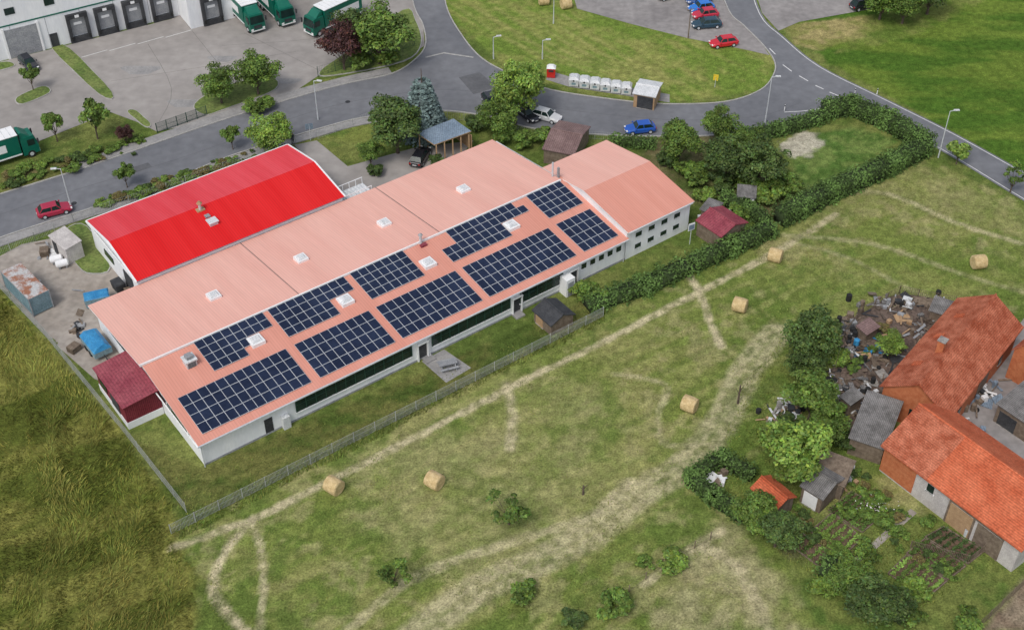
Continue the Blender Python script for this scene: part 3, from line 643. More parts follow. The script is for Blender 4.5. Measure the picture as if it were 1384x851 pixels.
# ------------------------------------------------------------------ generic gabled building
def gable(name,O,ang,Ln,Wd,eh,rh_,wall,roof,roof2=None,over=.35,wins=(),endwins=(),wall2=None,shed=False):
    e=empty(name,(O[0],O[1],0),ang); b=B()
    b.box(0,Ln,0,Wd,0,eh-.1,wall)
    if not shed:
        for x in (0,Ln): b.poly([(x,0,eh-.1),(x,Wd,eh-.1),(x,Wd/2,rh_-.12)],wall2 or wall)
    b.obj('walls',parent=e); o=over
    b=B(); s_=(rh_-eh)/(Wd/2)
    if shed:
        s_=(rh_-eh)/Wd
        slab(b,[(-o,-o,eh-s_*o),(Ln+o,-o,eh-s_*o),(Ln+o,Wd+o,rh_+s_*o),(-o,Wd+o,rh_+s_*o)],.1,roof); b.obj('roof',parent=e)
        bb=B(); bb.poly([(0,0,eh-.1),(0,Wd,eh-.1),(0,Wd,rh_-.1)],wall); bb.poly([(Ln,0,eh-.1),(Ln,Wd,eh-.1),(Ln,Wd,rh_-.1)],wall); bb.poly([(0,Wd,eh-.1),(Ln,Wd,eh-.1),(Ln,Wd,rh_-.1),(0,Wd,rh_-.1)],wall); bb.obj('upper_walls',parent=e)
    else:
        slab(b,[(-o,-o,eh-s_*o),(Ln+o,-o,eh-s_*o),(Ln+o,Wd/2,rh_),(-o,Wd/2,rh_)],.13,roof)
        slab(b,[(-o,Wd/2,rh_+.003),(Ln+o,Wd/2,rh_+.003),(Ln+o,Wd+o,eh-s_*o),(-o,Wd+o,eh-s_*o)],.13,roof2 or roof)
        b.cyl((-o,Wd/2,rh_+.02),(Ln+o,Wd/2,rh_+.02),.12,.12,roof,6); b.obj('roof',parent=e)
    if wins or endwins:
        b=B()
        for (x,w,z0,z1,k) in wins: b.box(x,x+w,-.06,.02,z0,z1,k); b.box(x-.08,x+w+.08,-.10,.0,z0-.1,z0-.005,'stone')
        for (y,w,z0,z1,k) in endwins: b.box(-.06,.02,y,y+w,z0,z1,k)
        b.obj('windows_and_doors',parent=e)
    return e
dA=math.radians(50.3)
oA=Vector((43.2,89.2)); bn=gable('brick_barn',(oA.x-.3,oA.y+.3),dA,17.2,6.9,3.9,6.2,'brick','tile','tile',.35,wins=[(3,.8,1.2,2.2,'glass'),(8,2.4,0,2.6,'wood'),(13,.8,1.2,2.2,'glass')],endwins=[(3,.8,1.4,2.4,'glass')])
b=B(); b.box(5.8,6.5,3.9,4.6,5.2,7.1,'brick'); b.box(5.7,6.6,3.8,4.7,7.1,7.2,'stone')
for x,y in ((3.5,5.0),(9,5.2),(13,4.9)):
    z=6.2-(y-3.45)*(2.3/3.45); b.hull([(x,y,z+.02),(x+.7,y,z+.02),(x+.7,y+.9,z-.58),(x,y+.9,z-.58)],[(x,y,z+.09),(x+.7,y,z+.09),(x+.7,y+.9,z-.51),(x,y+.9,z-.51)],'tile2')
b.obj('chimney_and_repaired_tiles',parent=bn)
oB=Vector((35.8,85.7)); dB=math.radians(-52.9)
hb=gable('farm_house',(oB.x+.25,oB.y+.1),dB,15.5,8.8,3.7,6.3,'oldpl','tile2','tile2',.35,wins=[(5.3,.75,2.0,2.9,'glass'),(8.0,2.6,0,2.7,'woodl'),(11.1,2.6,0,2.7,'wood')])
b=B(); b.box(-.02,3.9,-.04,-.003,.2,3.5,'brick'); b.box(-.05,-.003,0,8.8,0,3.6,'brick'); b.box(5.15,6.2,-.08,-.003,1.85,2.0,'white')
for x in (7.85,10.6,13.7): b.box(x,x+.18,-.1,-.003,0,2.9,'wood')
b.box(7.85,13.9,-.12,-.003,2.9,3.1,'wood'); b.obj('brick_facing',parent=hb)
b=B(); s_=2.6/4.4
b.hull([(-.36,-.36,3.7-s_*.36+.005),(5.2,-.36,3.7-s_*.36+.005),(5.2,4.38,6.3+.0),(-.36,4.38,6.3+.0)],[(-.36,-.36,3.7-s_*.36+.03),(5.2,-.36,3.7-s_*.36+.03),(5.2,4.38,6.32),(-.36,4.38,6.32)],'tile'); b.obj('old_roof_tiles',parent=hb)
def gpx(name,p1,p2,p3,z,rz_,wall,roof,shed=False,over=.2,**k):
    a=G(*p1,z);c=G(*p2,z);d=G(*p3,z); u=(c-a); Ln=u.length; ang=math.atan2(u.y,u.x); nn=Vector((-math.sin(ang),math.cos(ang),0)); w=(d-a).dot(nn)
    if w<0: return gpx(name,p2,p1,(p3[0]+p2[0]-p1[0],p3[1]+p2[1]-p1[1]),z,rz_,wall,roof,shed,over,**k)
    return gable(name,(a.x,a.y),ang,Ln,w,z,rz_,wall,roof,over=over,shed=shed,**k)
gpx('grey_roofed_shed',(1150,590),(1195,605),(1195,545),2.4,3.3,'wood','eternit',shed=True)
gpx('tiled_barn',(1372,470),(1440,410),(1400,500),4.2,6.4,'brick','tile')
gpx('open_shed',(1350,545),(1395,575),(1372,505),2.5,3.2,'wood','eternit',shed=True,wins=[(.4,2,0.1,1.8,'dgrey')])
gpx('garden_hut',(1018,658),(1050,685),(1050,650),2.1,2.7,'wood','tile2',shed=False)
gpx('wooden_shed',(1085,655),(1112,672),(1115,628),2.3,3.0,'wood','eternit',wins=[(.3,1.5,.1,1.8,'white')])
gpx('lean_to_shed',(1100,640),(1140,655),(1125,618),2.2,2.7,'wood','wood',shed=True)
gpx('brown_shed',(735,200),(775,208),(755,163),2.3,3.1,'wood','brownroof')
gpx('maroon_garden_shed',(943,297),(975,318),(975,278),2.3,3.0,'wood','maroonr')
gpx('poultry_shed',(722,418),(745,438),(745,398),1.7,2.4,'wood','dgrey',wins=[(.4,1.2,.1,1.3,'woodl')])
gpx('recycling_shelter',(857,125),(885,130),(860,106),2.3,2.6,'woodl','plast',wins=[(.5,2.2,.1,1.9,'dgrey')])
gpx('site_hut',(66,318),(88,337),(85,306),2.3,2.5,'oldpl','oldpl',shed=True,over=.1,wins=[(.6,.9,.2,1.9,'dgrey')])
gpx('garden_cabin',(998,264),(1020,266),(1000,254),1.8,2.2,'plaster','eternit',shed=True,wins=[(.6,.9,.3,1.5,'glass')])
gpx('lean_to_roof',(948,282),(964,288),(958,270),1.9,2.1,'wood','eternit',shed=True)
gpx('hen_house',(1138,535),(1150,545),(1150,525),1.8,2.1,'wood','eternit',shed=True)
gpx('hen_house',(1258,418),(1280,425),(1268,405),1.5,1.8,'wood','eternit',shed=True)
gpx('hen_house',(1160,440),(1172,450),(1172,432),1.4,1.7,'wood','brownroof',shed=True)
a1,a2,a3,a4=G(563,180,2.7),G(587,196,2.7),G(637,180,2.7),G(613,163,2.7)
cp=empty('carport',(0,0,0)); b=B()
b.hull([(p.x,p.y,2.6+(.25 if i in(2,3) else 0)) for i,p in enumerate((a1,a2,a3,a4))],[(p.x,p.y,2.75+(.25 if i in(2,3) else 0)) for i,p in enumerate((a1,a2,a3,a4))],'woodl','bluegrey'); b.obj('roof',parent=cp)
b=B()
for s_,e_ in ((a1,a4),(a2,a3)):
    for i in range(5):
        p=s_.lerp(e_,.04+.23*i); cc=(a1+a2+a3+a4)/4; p=p.lerp(cc,.04); b.box(p.x-.08,p.x+.08,p.y-.08,p.y+.08,0,2.6,'woodl')
for i in range(12):
    p=a4.lerp(a3,.03+.085*i); b.box(p.x-.2,p.x+.2,p.y-.05,p.y+.05,.2,2.4,'woodl',rot=-.9)
b.obj('posts',parent=cp)
# ------------------------------------------------------------------ vehicles
def heading(px,py,dx,dy,z=0):
    a=G(px,py,z);c=G(px+dx,py+dy,z); return math.atan2(c.y-a.y,c.x-a.x)
def car(px,py,dx,dy,col,L_=4.3,h=1.45,name='parked_car'):
    P=G(px,py,.7); e=empty(name,(P.x,P.y,.03),heading(px,py,dx,dy)); pm=paint(col); w=.88; hl=L_/2
    b=B()
    secs=[(-hl,.70,.42,.78),(-hl+.12,.82,.28,.92),(-hl+.7,w,.22,.96),(-.4,w,.2,.93),(hl-1.3,w,.2,.90),(hl-.45,.84,.24,.76),(hl-.08,.72,.32,.62),(hl,.58,.40,.54)]
    rings=[]
    for x,hw,z0,z1 in secs:
        rings.append([(x,-hw*.9,z0),(x,-hw,z0+.18),(x,-hw,z1-.16),(x,-hw*.88,z1),(x,hw*.88,z1),(x,hw,z1-.16),(x,hw,z0+.18),(x,hw*.9,z0)])
    base=len(b.v); mi=b.m(pm)
    for r in rings: b.v+=r
    n=8
    for i in range(len(rings)-1):
        for j in range(n):
            k=(j+1)%n; b.f.append((base+i*n+j,base+i*n+k,base+(i+1)*n+k,base+(i+1)*n+j)); b.mi.append(mi)
    b.f.append(tuple(base+j for j in range(n))); b.mi.append(mi); b.f.append(tuple(base+(len(rings)-1)*n+j for j in range(n-1,-1,-1))); b.mi.append(mi)
    b.obj('body',parent=e,bevel=.03)
    b=B(); rb,rf=(-hl+.25,hl-1.25); tb,tf=(-hl+.75,.35)
    b.hull([(rb,-.78,.9),(rf,-.76,.86),(rf,.76,.86),(rb,.78,.9)],[(tb,-.6,h-.05),(tf,-.58,h-.04),(tf,.58,h-.04),(tb,.6,h-.05)],'glass'); b.obj('windows',parent=e)
    b=B(); b.hull([(tb-.04,-.62,h-.06),(tf+.04,-.6,h-.05),(tf+.04,.6,h-.05),(tb-.04,.62,h-.06)],[(tb+.12,-.52,h+.02),(tf-.15,-.5,h+.02),(tf-.15,.5,h+.02),(tb+.12,.52,h+.02)],pm)
    for s_ in (-1,1):
        for xa,xb,za,zb in ((rb+.02,tb,.9,h-.05),(rf-.02,tf,.88,h-.04),(-.35,-.3,.92,h-.05)):
            b.hull([(xa-.05,s_*.785,za),(xa+.05,s_*.785,za),(xa+.05,s_*.75,za),(xa-.05,s_*.75,za)],[(xb-.05,s_*.615,zb),(xb+.05,s_*.615,zb),(xb+.05,s_*.57,zb),(xb-.05,s_*.57,zb)],pm)
        b.box(.72,.9,s_*.98-.08,s_*.98+.08,.92,1.06,pm)
    b.obj('roof_and_pillars',parent=e)
    b=B()
    for x in (-hl+.8,hl-.85):
        for s_ in (-1,1):
            b.cyl((x,s_*.70,.31),(x,s_*.89,.31),.32,.32,'rubber',14); b.cyl((x,s_*.885,.31),(x,s_*.905,.31),.2,.19,'alu',10)
    b.obj('wheels',parent=e)
    b=B()
    for s_ in (-1,1):
        b.box(hl-.22,hl-.04,s_*.58-.14,s_*.58+.14,.54,.68,'white'); b.box(-hl-.01,-hl+.14,s_*.62-.12,s_*.62+.12,.62,.82,'lampred')
    b.box(-hl-.02,-hl+.0,-.26,.26,.5,.6,'white'); b.box(hl-.0,hl+.02,-.25,.25,.42,.5,'white'); b.obj('lamps_and_plates',parent=e)
    return e
car(73,282,28,-7,(.38,.015,.05),4.2)
car(865,172,-30,3,(.015,.09,.42),4.1)
car(738,155,28,8,(.60,.61,.62),4.3); car(712,152,20,14,(.02,.022,.03),4.4)
car(978,56,-30,4,(.55,.015,.03),4.2); car(955,31,-30,2,(.015,.05,.08),4.5)
car(953,18,-26,3,(.5,.02,.05),4.0); car(948,9,-26,4,(.02,.18,.6),4.0); car(944,-2,-26,4,(.05,.10,.25),4.0)
car(1168,5,26,-6,(.02,.02,.025),4.6,1.6); car(568,210,14,-22,(.015,.015,.02),4.4); car(38,84,22,22,(.02,.022,.03),4.4)
car(664,136,14,20,(.03,.03,.035),4.2); car(905,-8,-26,4,(.5,.5,.52),4.2)
def truck(front,back,box='truckgreen',L_=9.5):
    f=G(*front);r=G(*back); ang=math.atan2(f.y-r.y,f.x-r.x); e=empty('delivery_truck',(f.x,f.y,.03),ang)
    b=B(); b.box(-L_,-2.3,-1.25,1.25,.95,3.75,box,'white'); b.box(-L_-.04,-2.26,-1.29,1.29,3.75,3.83,'white')
    b.box(-L_+.6,-4.0,-1.262,-1.25,1.8,2.9,'white'); b.box(-L_+.6,-4,1.25,1.262,1.8,2.9,'white'); b.box(-L_,-2.3,-1.27,1.27,.85,1.05,'white')
    for i in range(9): b.box(-L_+.3+i*(L_-2.6)/9,-L_+.36+i*(L_-2.6)/9,-1.28,1.28,3.825,3.86,'plast')
    b.obj('cargo_box',parent=e)
    b=B(); b.hull([(-2.1,-1.22,.5),(0,-1.18,.5),(0,1.18,.5),(-2.1,1.22,.5)],[(-2.1,-1.22,1.6),(.02,-1.18,1.6),(.02,1.18,1.6),(-2.1,1.22,1.6)],'truckgreen')
    b.hull([(-2.1,-1.22,1.6),(.02,-1.18,1.6),(.02,1.18,1.6),(-2.1,1.22,1.6)],[(-2.1,-1.15,3.0),(-.35,-1.08,3.0),(-.35,1.08,3.0),(-2.1,1.15,3.0)],'truckgreen')
    b.hull([(-2.05,-1.0,3.0),(-.8,-1,3.0),(-.8,1,3.0),(-2.05,1,3.0)],[(-2.05,-.95,3.7),(-1.7,-.9,3.7),(-1.7,.9,3.7),(-2.05,.95,3.7)],'truckgreen'); b.obj('cab',parent=e)
    b=B(); b.hull([(-.02,-1.05,1.72),(.05,-1.05,1.72),(.05,1.05,1.72),(-.02,1.05,1.72)],[(-.3,-.98,2.75),(-.22,-.98,2.75),(-.22,.98,2.75),(-.3,.98,2.75)],'glass')
    for s_ in (-1,1): b.box(-1.3,-.4,s_*1.2-.03,s_*1.2+.03,1.75,2.6,'glass'); b.box(-.1,.1,s_*1.4-.08,s_*1.4+.08,1.9,2.6,'dgrey'); b.box(.0,.06,s_*.9-.18,s_*.9+.18,.7,.95,'white')
    b.box(.0,.05,-.6,.6,.9,1.4,'dgrey'); b.box(.02,.06,-1.1,1.1,.5,.66,'white'); b.obj('windows_and_mirrors',parent=e)
    b=B(); b.box(-L_+.1,-.3,-.5,.5,.5,.92,'dgrey')
    for x in (-1.1,-L_+2.6,-L_+1.5):
        for s_ in (-1,1): b.cyl((x,s_*.9,.5),(x,s_*1.22,.5),.5,.5,'rubber',14); b.cyl((x,s_*1.2,.5),(x,s_*1.24,.5),.28,.26,'alu',10)
    b.obj('chassis_and_wheels',parent=e)
truck((350,46),(305,0)); truck((391,37),(340,-12)); truck((418,50),(500,12)); truck((52,203),(-20,226))
# ------------------------------------------------------------------ small things
def bale(px,py,ang):
    p=G(px,py,.75); b=B(); n=22; r=.84; Lh=.76
    rings=[(-Lh,r*.55),(-Lh-.02,r*.8),(-Lh+.05,r*.97),(-Lh*.4,r*1.0),(Lh*.3,r*1.01),(Lh-.05,r*.97),(Lh+.02,r*.8),(Lh,r*.55)]
    for x,rr in rings:
        for i in range(n):
            t=2*math.pi*i/n; q=rr*(1+random.uniform(-.02,.02)); z=q*math.sin(t); z=max(z,-r*.93); b.v.append((x+random.uniform(-.01,.01),q*math.cos(t),z+r*.93))
    mi=b.m('hay')
    for k in range(len(rings)-1):
        for i in range(n): b.f.append((k*n+i,k*n+(i+1)%n,(k+1)*n+(i+1)%n,(k+1)*n+i)); b.mi.append(mi)
    b.f.append(tuple(range(n-1,-1,-1))); b.mi.append(mi); b.f.append(tuple(range((len(rings)-1)*n,len(rings)*n))); b.mi.append(mi)
    b.obj('hay_bale',(p.x,p.y,0),math.radians(ang))
for q in ((451,656,-35),(587,649,-35),(932,546,-30),(1000,412,-25),(1048,345,-25),(1323,354,10),(765,5,20),(735,0,10)): bale(*q)
def lamp(px,py,h=6.5,dx=1):
    p=G(px,py); b=B(); b.cyl((0,0,0),(0,0,1.1),.10,.09,'alu',8); b.cyl((0,0,1.1),(0,0,h),.075,.05,'alu',8); b.cyl((0,0,h),(dx*.9,0,h+.15),.045,.04,'alu',6)
    b.box(dx*.8-.35,dx*.8+.35,-.14,.14,h+.1,h+.22,'plast'); b.obj('street_lamp',(p.x,p.y,0),random.uniform(-.3,.3))
lamp(97,283,6,-1); lamp(430,162,6,1); lamp(667,80,3.5,1); lamp(1034,166,7,1); lamp(1268,213,7,1); lamp(748,32,5,1); lamp(733,80,3,1)
def pole(px,py,h,r,k):
    p=G(px,py); b=B(); b.cyl((0,0,0),(0,0,h),r,r*.7,k,7); return b,p
b,p=pole(932,330,3,.05,'alu'); b.box(-.45,.45,-.03,.03,2.1,3.1,'white'); b.box(-.38,.38,-.05,-.03,2.2,2.9,'bluegrey'); b.obj('notice_sign',(p.x,p.y,0),.5)
b,p=pole(930,52,5,.09,'wood'); b.box(-.6,.6,-.04,.04,4.6,4.7,'wood'); b.obj('utility_pole',(p.x,p.y,0),.5)
b,p=pole(966,118,1.6,.05,'alu'); b.box(-.35,.35,-.03,.03,1.1,2.0,'yellow'); b.obj('traffic_sign',(p.x,p.y,0),-.3)
b,p=pole(420,190,2.6,.05,'alu'); b.box(-.5,.5,-.03,.03,1.8,2.6,'bluegrey'); b.obj('company_sign',(p.x,p.y,0),.3)
for q in ((1245,205),(1185,128),(1060,150),(1155,128)):
    b,p=pole(*q,1.0,.06,'white'); b.box(-.07,.07,-.07,.07,.75,.9,'dgrey'); b.obj('road_delineator_post',(p.x,p.y,0))
for i in range(6):
    p=G(776+i*14.2,108+i*2.2,.8); b=B(); b.box(-.65,.65,-.75,.75,.12,1.15,'plast',None,-.08,-.08); b.box(-.72,.72,-.82,.82,1.15,1.5,'plast','plast',.3,.3); b.cyl((0,-.84,1.05),(0,-.7,1.05),.14,.14,'dgrey',10)
    b.box(-.3,.3,-.80,-.76,.4,.8,'contbl'); b.box(-.5,-.35,-.6,.6,0,.12,'dgrey'); b.box(.35,.5,-.6,.6,0,.12,'dgrey'); b.obj('recycling_container',(p.x,p.y,.04),-.12,bevel=.03)
p=G(745,98,.7); rp=paint((.55,.02,.02)); b=B(); b.box(-.6,.6,-.5,.5,.1,1.5,rp); b.hull([(-.65,-.55,1.5),(.65,-.55,1.5),(.65,.55,1.5),(-.65,.55,1.5)],[(-.3,-.3,1.85),(.3,-.3,1.85),(.3,.3,1.85),(-.3,.3,1.85)],'white'); b.box(-.35,.35,-.54,-.5,1.0,1.3,'dgrey'); b.obj('clothes_donation_bin',(p.x,p.y,.03),-.1)
def container(p1,p2,w,h,kw,kt,name='storage_container'):
    a=G(*p1);c=G(*p2); L_=(c-a).length; ang=math.atan2(c.y-a.y,c.x-a.x); e=empty(name,(a.x,a.y,.02),ang); b=B()
    b.box(0,L_,0,w,.12,h,kw,kt); b.obj('shell',parent=e); b=B()
    for x in (0,L_): 
        for y in (0,w): b.box(x-.06,x+.06,y-.06,y+.06,0,h+.05,'grey')
    n=int(L_/.35)
    for i in range(n): 
        x=.2+i*(L_-.4)/n; b.box(x,x+.12,-.035,-.0,.2,h-.15,kw); b.box(x,x+.12,.05,w-.05,h,h+.03,kt)
    b.box(0.0,L_,-.05,-.0,h-.12,h-.0,'grey'); b.box(0,L_,-.05,-.0,.12,.24,'grey'); b.obj('frame',parent=e)
container((9,390),(46,428),2.4,2.5,'contbl','rust'); 
container((44,420),(64,415),2.2,2.3,'contbl','rust')
p=G(130,465,.8)
b=B(); b.box(-1.9,1.9,-1,1,.5,1.2,'contbl'); b.hull([(-1.9,-1,1.2),(1.9,-1,1.2),(1.9,1,1.2),(-1.9,1,1.2)],[(-1.7,-.5,1.75),(1.7,-.6,1.6),(1.6,.5,1.8),(-1.6,.6,1.6)],'blue')
for s_ in (-1,1):
    for x in (-.6,.5): b.cyl((x,s_*.85,.35),(x,s_*1.05,.35),.35,.35,'rubber',10)
b.box(1.9,3,-.06,.06,.5,.6,'dgrey'); b.obj('trailer_with_tarp',(p.x,p.y,.02),math.radians(-52))
p=G(131,402,.8); b=B(); b.box(-1.3,1.3,-.7,.7,.1,1.2,'contbl',None,-.1,-.1); b.box(-1.35,1.35,-.75,.75,1.2,1.32,'blue','blue',.1,.1); b.box(-1.2,1.2,-.78,-.72,.6,.7,'grey'); b.obj('waste_skip',(p.x,p.y,.02),math.radians(20))
p=G(160,385,.8); b=B(); b.box(-.7,.7,-.5,.5,.15,1.2,'dgrey',None,-.08,-.08); b.box(-.8,.8,-.6,.6,1.2,1.35,'dgrey','dgrey',.1,.1); b.obj('waste_bin',(p.x,p.y,.02),math.radians(-50))
for q in ((76,350),(84,356)):
    p=G(*q,.6); b=B(); b.cyl((-.6,0,.65),(.6,0,.65),.45,.45,'white',14); b.cyl((-.75,0,.65),(-.6,0,.65),.25,.45,'white',14); b.cyl((.6,0,.65),(.75,0,.65),.45,.25,'white',14); b.box(-.5,-.3,-.3,.3,0,.3,'grey'); b.box(.3,.5,-.3,.3,0,.3,'grey'); b.obj('gas_tank',(p.x,p.y,.02),.4)
for i,(x,y) in enumerate(((175,395),(60,340),(100,470))):
    p=G(x,y,.4); b=B()
    for k in range(4): b.box(-.6,.6,-.5,.5,.15+k*.16,.27+k*.16,'wood'); b.box(-.6,-.45,-.5,.5,.02+k*.16,.14+k*.16,'wood')
    b.obj('pallet_stack',(p.x,p.y,.02),random.uniform(0,3))
p=G(605,493,.4); b=B()
for i in range(5): b.box(-1,1,-.38+i*.155,-.25+i*.155,.72,.77,'grey')
for s_ in (-1,1):
    b.box(-1,1,s_*.7-.14,s_*.7+.14,.42,.47,'grey')
    for x in (-.75,.75): b.hull([(x-.04,s_*.75-.05,0),(x+.04,s_*.75-.05,0),(x+.04,s_*.75+.05,0),(x-.04,s_*.75+.05,0)],[(x-.04,s_*.2-.05,.72),(x+.04,s_*.2-.05,.72),(x+.04,s_*.2+.05,.72),(x-.04,s_*.2+.05,.72)],'grey')
for x in (-.75,.75): b.box(x-.045,x+.045,-.8,.8,.35,.418,'grey')
b.obj('picnic_table',(p.x,p.y,.02),math.radians(20))
for q,h in (((788,668),1.3),((997,545),2.6)):
    b,p=pole(*q,h,.12,'bark'); b.cyl((0,0,h*.6),(.4,.2,h*.95),.06,.03,'bark',5); b.cyl((0,0,h*.5),(-.35,.1,h*.8),.05,.02,'bark',5); b.obj('dead_tree_stump',(p.x,p.y,0))
def person(px,py,rz):
    p=G(px,py); J=[(0,0,.95),(0,0,1.2),(0,0,1.42),(0,0,1.53),(0,0,1.64),(0,0,1.74),
     (.19,0,1.40),(.24,.02,1.12),(.23,.12,.88),(.23,.15,.80),(-.19,0,1.40),(-.25,.02,1.12),(-.24,.08,.88),(-.24,.10,.79),
     (.10,0,.9),(.11,.04,.5),(.12,-.02,.08),(.13,.14,.04),(-.10,0,.9),(-.12,.10,.5),(-.12,.12,.08),(-.13,.28,.04)]
    E=[(0,1),(1,2),(2,3),(3,4),(4,5),(2,6),(6,7),(7,8),(8,9),(2,10),(10,11),(11,12),(12,13),(0,14),(14,15),(15,16),(16,17),(0,18),(18,19),(19,20),(20,21)]
    R=[.15,.14,.15,.055,.10,.07,.075,.05,.04,.035,.075,.05,.04,.035,.10,.065,.045,.04,.10,.065,.045,.04]
    me=bpy.data.meshes.new('body'); me.from_pydata(J,E,[]); e=empty('person',(p.x,p.y,.12),rz)
    o=link(bpy.data.objects.new('body',me)); o.parent=e; sk=o.modifiers.new('s','SKIN')
    for i,v in enumerate(me.skin_vertices[0].data): v.radius=(R[i],R[i]*.75 if i<3 else R[i]); v.use_root=(i==0)
    o.modifiers.new('ss','SUBSURF').levels=1
    n_=mat('person_clothes_and_skin',(.02,.025,.04),(.03,.035,.05),3,.9); nn_,N_,L_=nt(n_); t_=N_.new('ShaderNodeTexCoord'); sp=N_.new('ShaderNodeSeparateXYZ'); L_.new(t_.outputs['Object'],sp.inputs[0])
    cr=N_.new('ShaderNodeValToRGB'); cr.color_ramp.interpolation='CONSTANT'; dv=N_.new('ShaderNodeMath'); dv.operation='DIVIDE'; dv.inputs[1].default_value=2; L_.new(sp.outputs['Z'],dv.inputs[0]); L_.new(dv.outputs[0],cr.inputs[0])
    el=cr.color_ramp.elements; el[0].color=(.02,.025,.04,1); el[1].position=.47; el[1].color=(.03,.035,.05,1)
    for ps,c_ in ((.765,(.42,.25,.17,1)),(.85,(.04,.025,.015,1))): x_=el.new(ps); x_.color=c_
    L_.new(cr.outputs[0],N_['Principled BSDF'].inputs['Base Color']); me.materials.append(n_)
person(397,196,1.0)
# ------------------------------------------------------------------ fences & gates
fence('wire_mesh_fence',[(232,722),(815,428)],1.4,2.5,.13,'fencew',.04,.012,3)
fence('wire_mesh_fence',[(-40,345),(0,390),(62,455),(125,532),(172,590),(252,692)],1.4,2.5,.18,'fencew',.035,.010,3)
fence('wire_mesh_fence',[(-20,352),(48,326),(100,300),(200,268),(400,196)],1.3,2.5,.2,'fencew',.035,.008,3)
fence('wire_mesh_fence',[(430,188),(500,162),(560,158),(650,165),(700,182),(830,190)],1.2,2.5,.25,'fencew',.03,.008,2)
fence('green_fence',[(430,104),(500,84),(560,62)],1.6,2.5,.25,'green',.04,.01,3)
fence('sliding_gate',[(213,180),(280,156)],1.5,1.6,.14,'green',.06,.018,3)
fence('garden_fence',[(1230,740),(1310,760),(1384,700)],1.0,1.8,.15,'wood',.04,.02,2)
fence('garden_fence',[(1128,500),(1140,455),(1165,424),(1215,397),(1290,412)],1.2,2,.2,'wood',.04,.015,2)
fence('pasture_fence',[(850,800),(895,765),(960,728)],1.0,2.2,0,'wood',.05,.012,2)
fence('pasture_fence',[(1320,851),(1384,790)],1.2,2,.2,'wood',.05,.012,2)
# ------------------------------------------------------------------ trees
T=[('tree',125,158,6.2,'small',2.2),('tree',72,170,4.5,'small',1.7),('tree',40,103,4.2,'small',1.4),('purple_shrub',168,180,3.0,'purple',1.4),
('round_tree',312,185,3.6,'small',1.5),('round_tree',168,236,3.6,'small',1.5),('tree',295,112,6,'mid',3.2),('tree',345,98,6.5,'mid',3.5),
('tree',365,180,6.5,'light',3.2),('copper_beech',462,58,8,'purple',3.6),('tree',510,45,9,'mid',5.2),('tree',480,40,8,'dark',3.6),
('tree',535,168,8,'dark',4.3),('tree',500,205,4,'mid',2.0),('tree',697,125,9,'light',3.9),('tree',672,158,6,'mid',2.8),('tree',716,110,7,'light',2.6),
('tree',918,192,6.5,'mid',3.6),('tree',973,170,6,'mid',3.0),('tree',985,215,6.5,'dark',3.8),('tree',1032,222,7,'dark',3.8),('tree',1010,195,5,'mid',3.0),
('young_tree',1297,205,3.5,'smalll',1.8),('young_tree',1372,238,4.5,'sparse',1.9),
('tree',1100,455,7,'dark',3.2),('tree',1088,492,5,'dark',2.4),('tree',1100,535,6.5,'mid',3.5),('tree',1120,575,4.5,'mid',2.2),('walnut_tree',1072,610,7.5,'light',4.2),
('tree',1020,692,4.8,'mid',2.6),('tree',1052,715,4.5,'dark',2.6),('tree',1190,812,5,'dark',3.4),('tree',1150,782,4,'mid',2.6),('small_tree',1205,465,3.4,'light',1.9),
('fruit_tree',688,685,4.4,'sparse',2.4),('fruit_tree',530,772,4.0,'sparse',1.9),('tree',1195,-5,7,'mid',4),('tree',1225,5,6,'mid',3.5),('tree',1260,-12,7,'dark',4),
('shrub',705,798,1.6,'shrub',1.5),('shrub',828,815,1.6,'shrub',1.7),('shrub',778,838,1.2,'shrub',1.3),('shrub',912,755,1.8,'shrub',1.5),('shrub',1310,840,2,'shrub',1.6),
('shrub',745,185,2.5,'shrub',2.2),('shrub',640,165,2.0,'shrub',1.9),('shrub',785,388,2.3,'shrub',1.6),('shrub',940,235,2.4,'shrub',2.2),('shrub',1060,250,2.6,'shrub',2.2),
('shrub',900,215,2.2,'shrub',1.8),('shrub',1035,255,3,'shrub',2.2),('shrub',1170,745,1.8,'shrub',1.5),('shrub',1120,560,2.5,'shrub',1.8),('shrub',1140,590,2,'shrub',1.5),
('shrub',1235,790,1.8,'shrub',1.5),('shrub',340,145,1.8,'shrub',1.8),('shrub',355,140,1.6,'shrub',1.6),('shrub',505,230,1.8,'shrub',1.3),('shrub',520,70,3,'shrub',2.4),('shrub',485,78,3,'shrub',2.2),
('shrub',872,760,.8,'shrub',.9),('shrub',1066,575,3,'shrub',2),('shrub',1135,480,2.2,'shrub',1.4),('shrub',680,180,2.2,'shrub',2),('shrub',712,188,2,'shrub',1.8),('shrub',590,215,1.5,'shrub',1.2),
('shrub',955,260,2,'shrub',1.5),('shrub',1000,285,1.8,'shrub',1.5),('shrub',925,225,2,'shrub',1.6),('shrub',980,240,2,'shrub',1.8),('shrub',1110,790,1.5,'shrub',1.3),('shrub',1222,822,2,'shrub',1.7),
('shrub',1020,242,2.4,'shrub',2.0),('shrub',975,255,1.8,'shrub',1.4),('shrub',1140,770,2,'shrub',1.8),('shrub',1170,810,2.4,'shrub',2.0),('shrub',800,395,2,'shrub',1.6)]
for i,t in enumerate(T): tree(t[0],t[1],t[2],t[3],t[4],t[5],i)
tree('blue_spruce',571,132,10.5,'spruce',3.3)
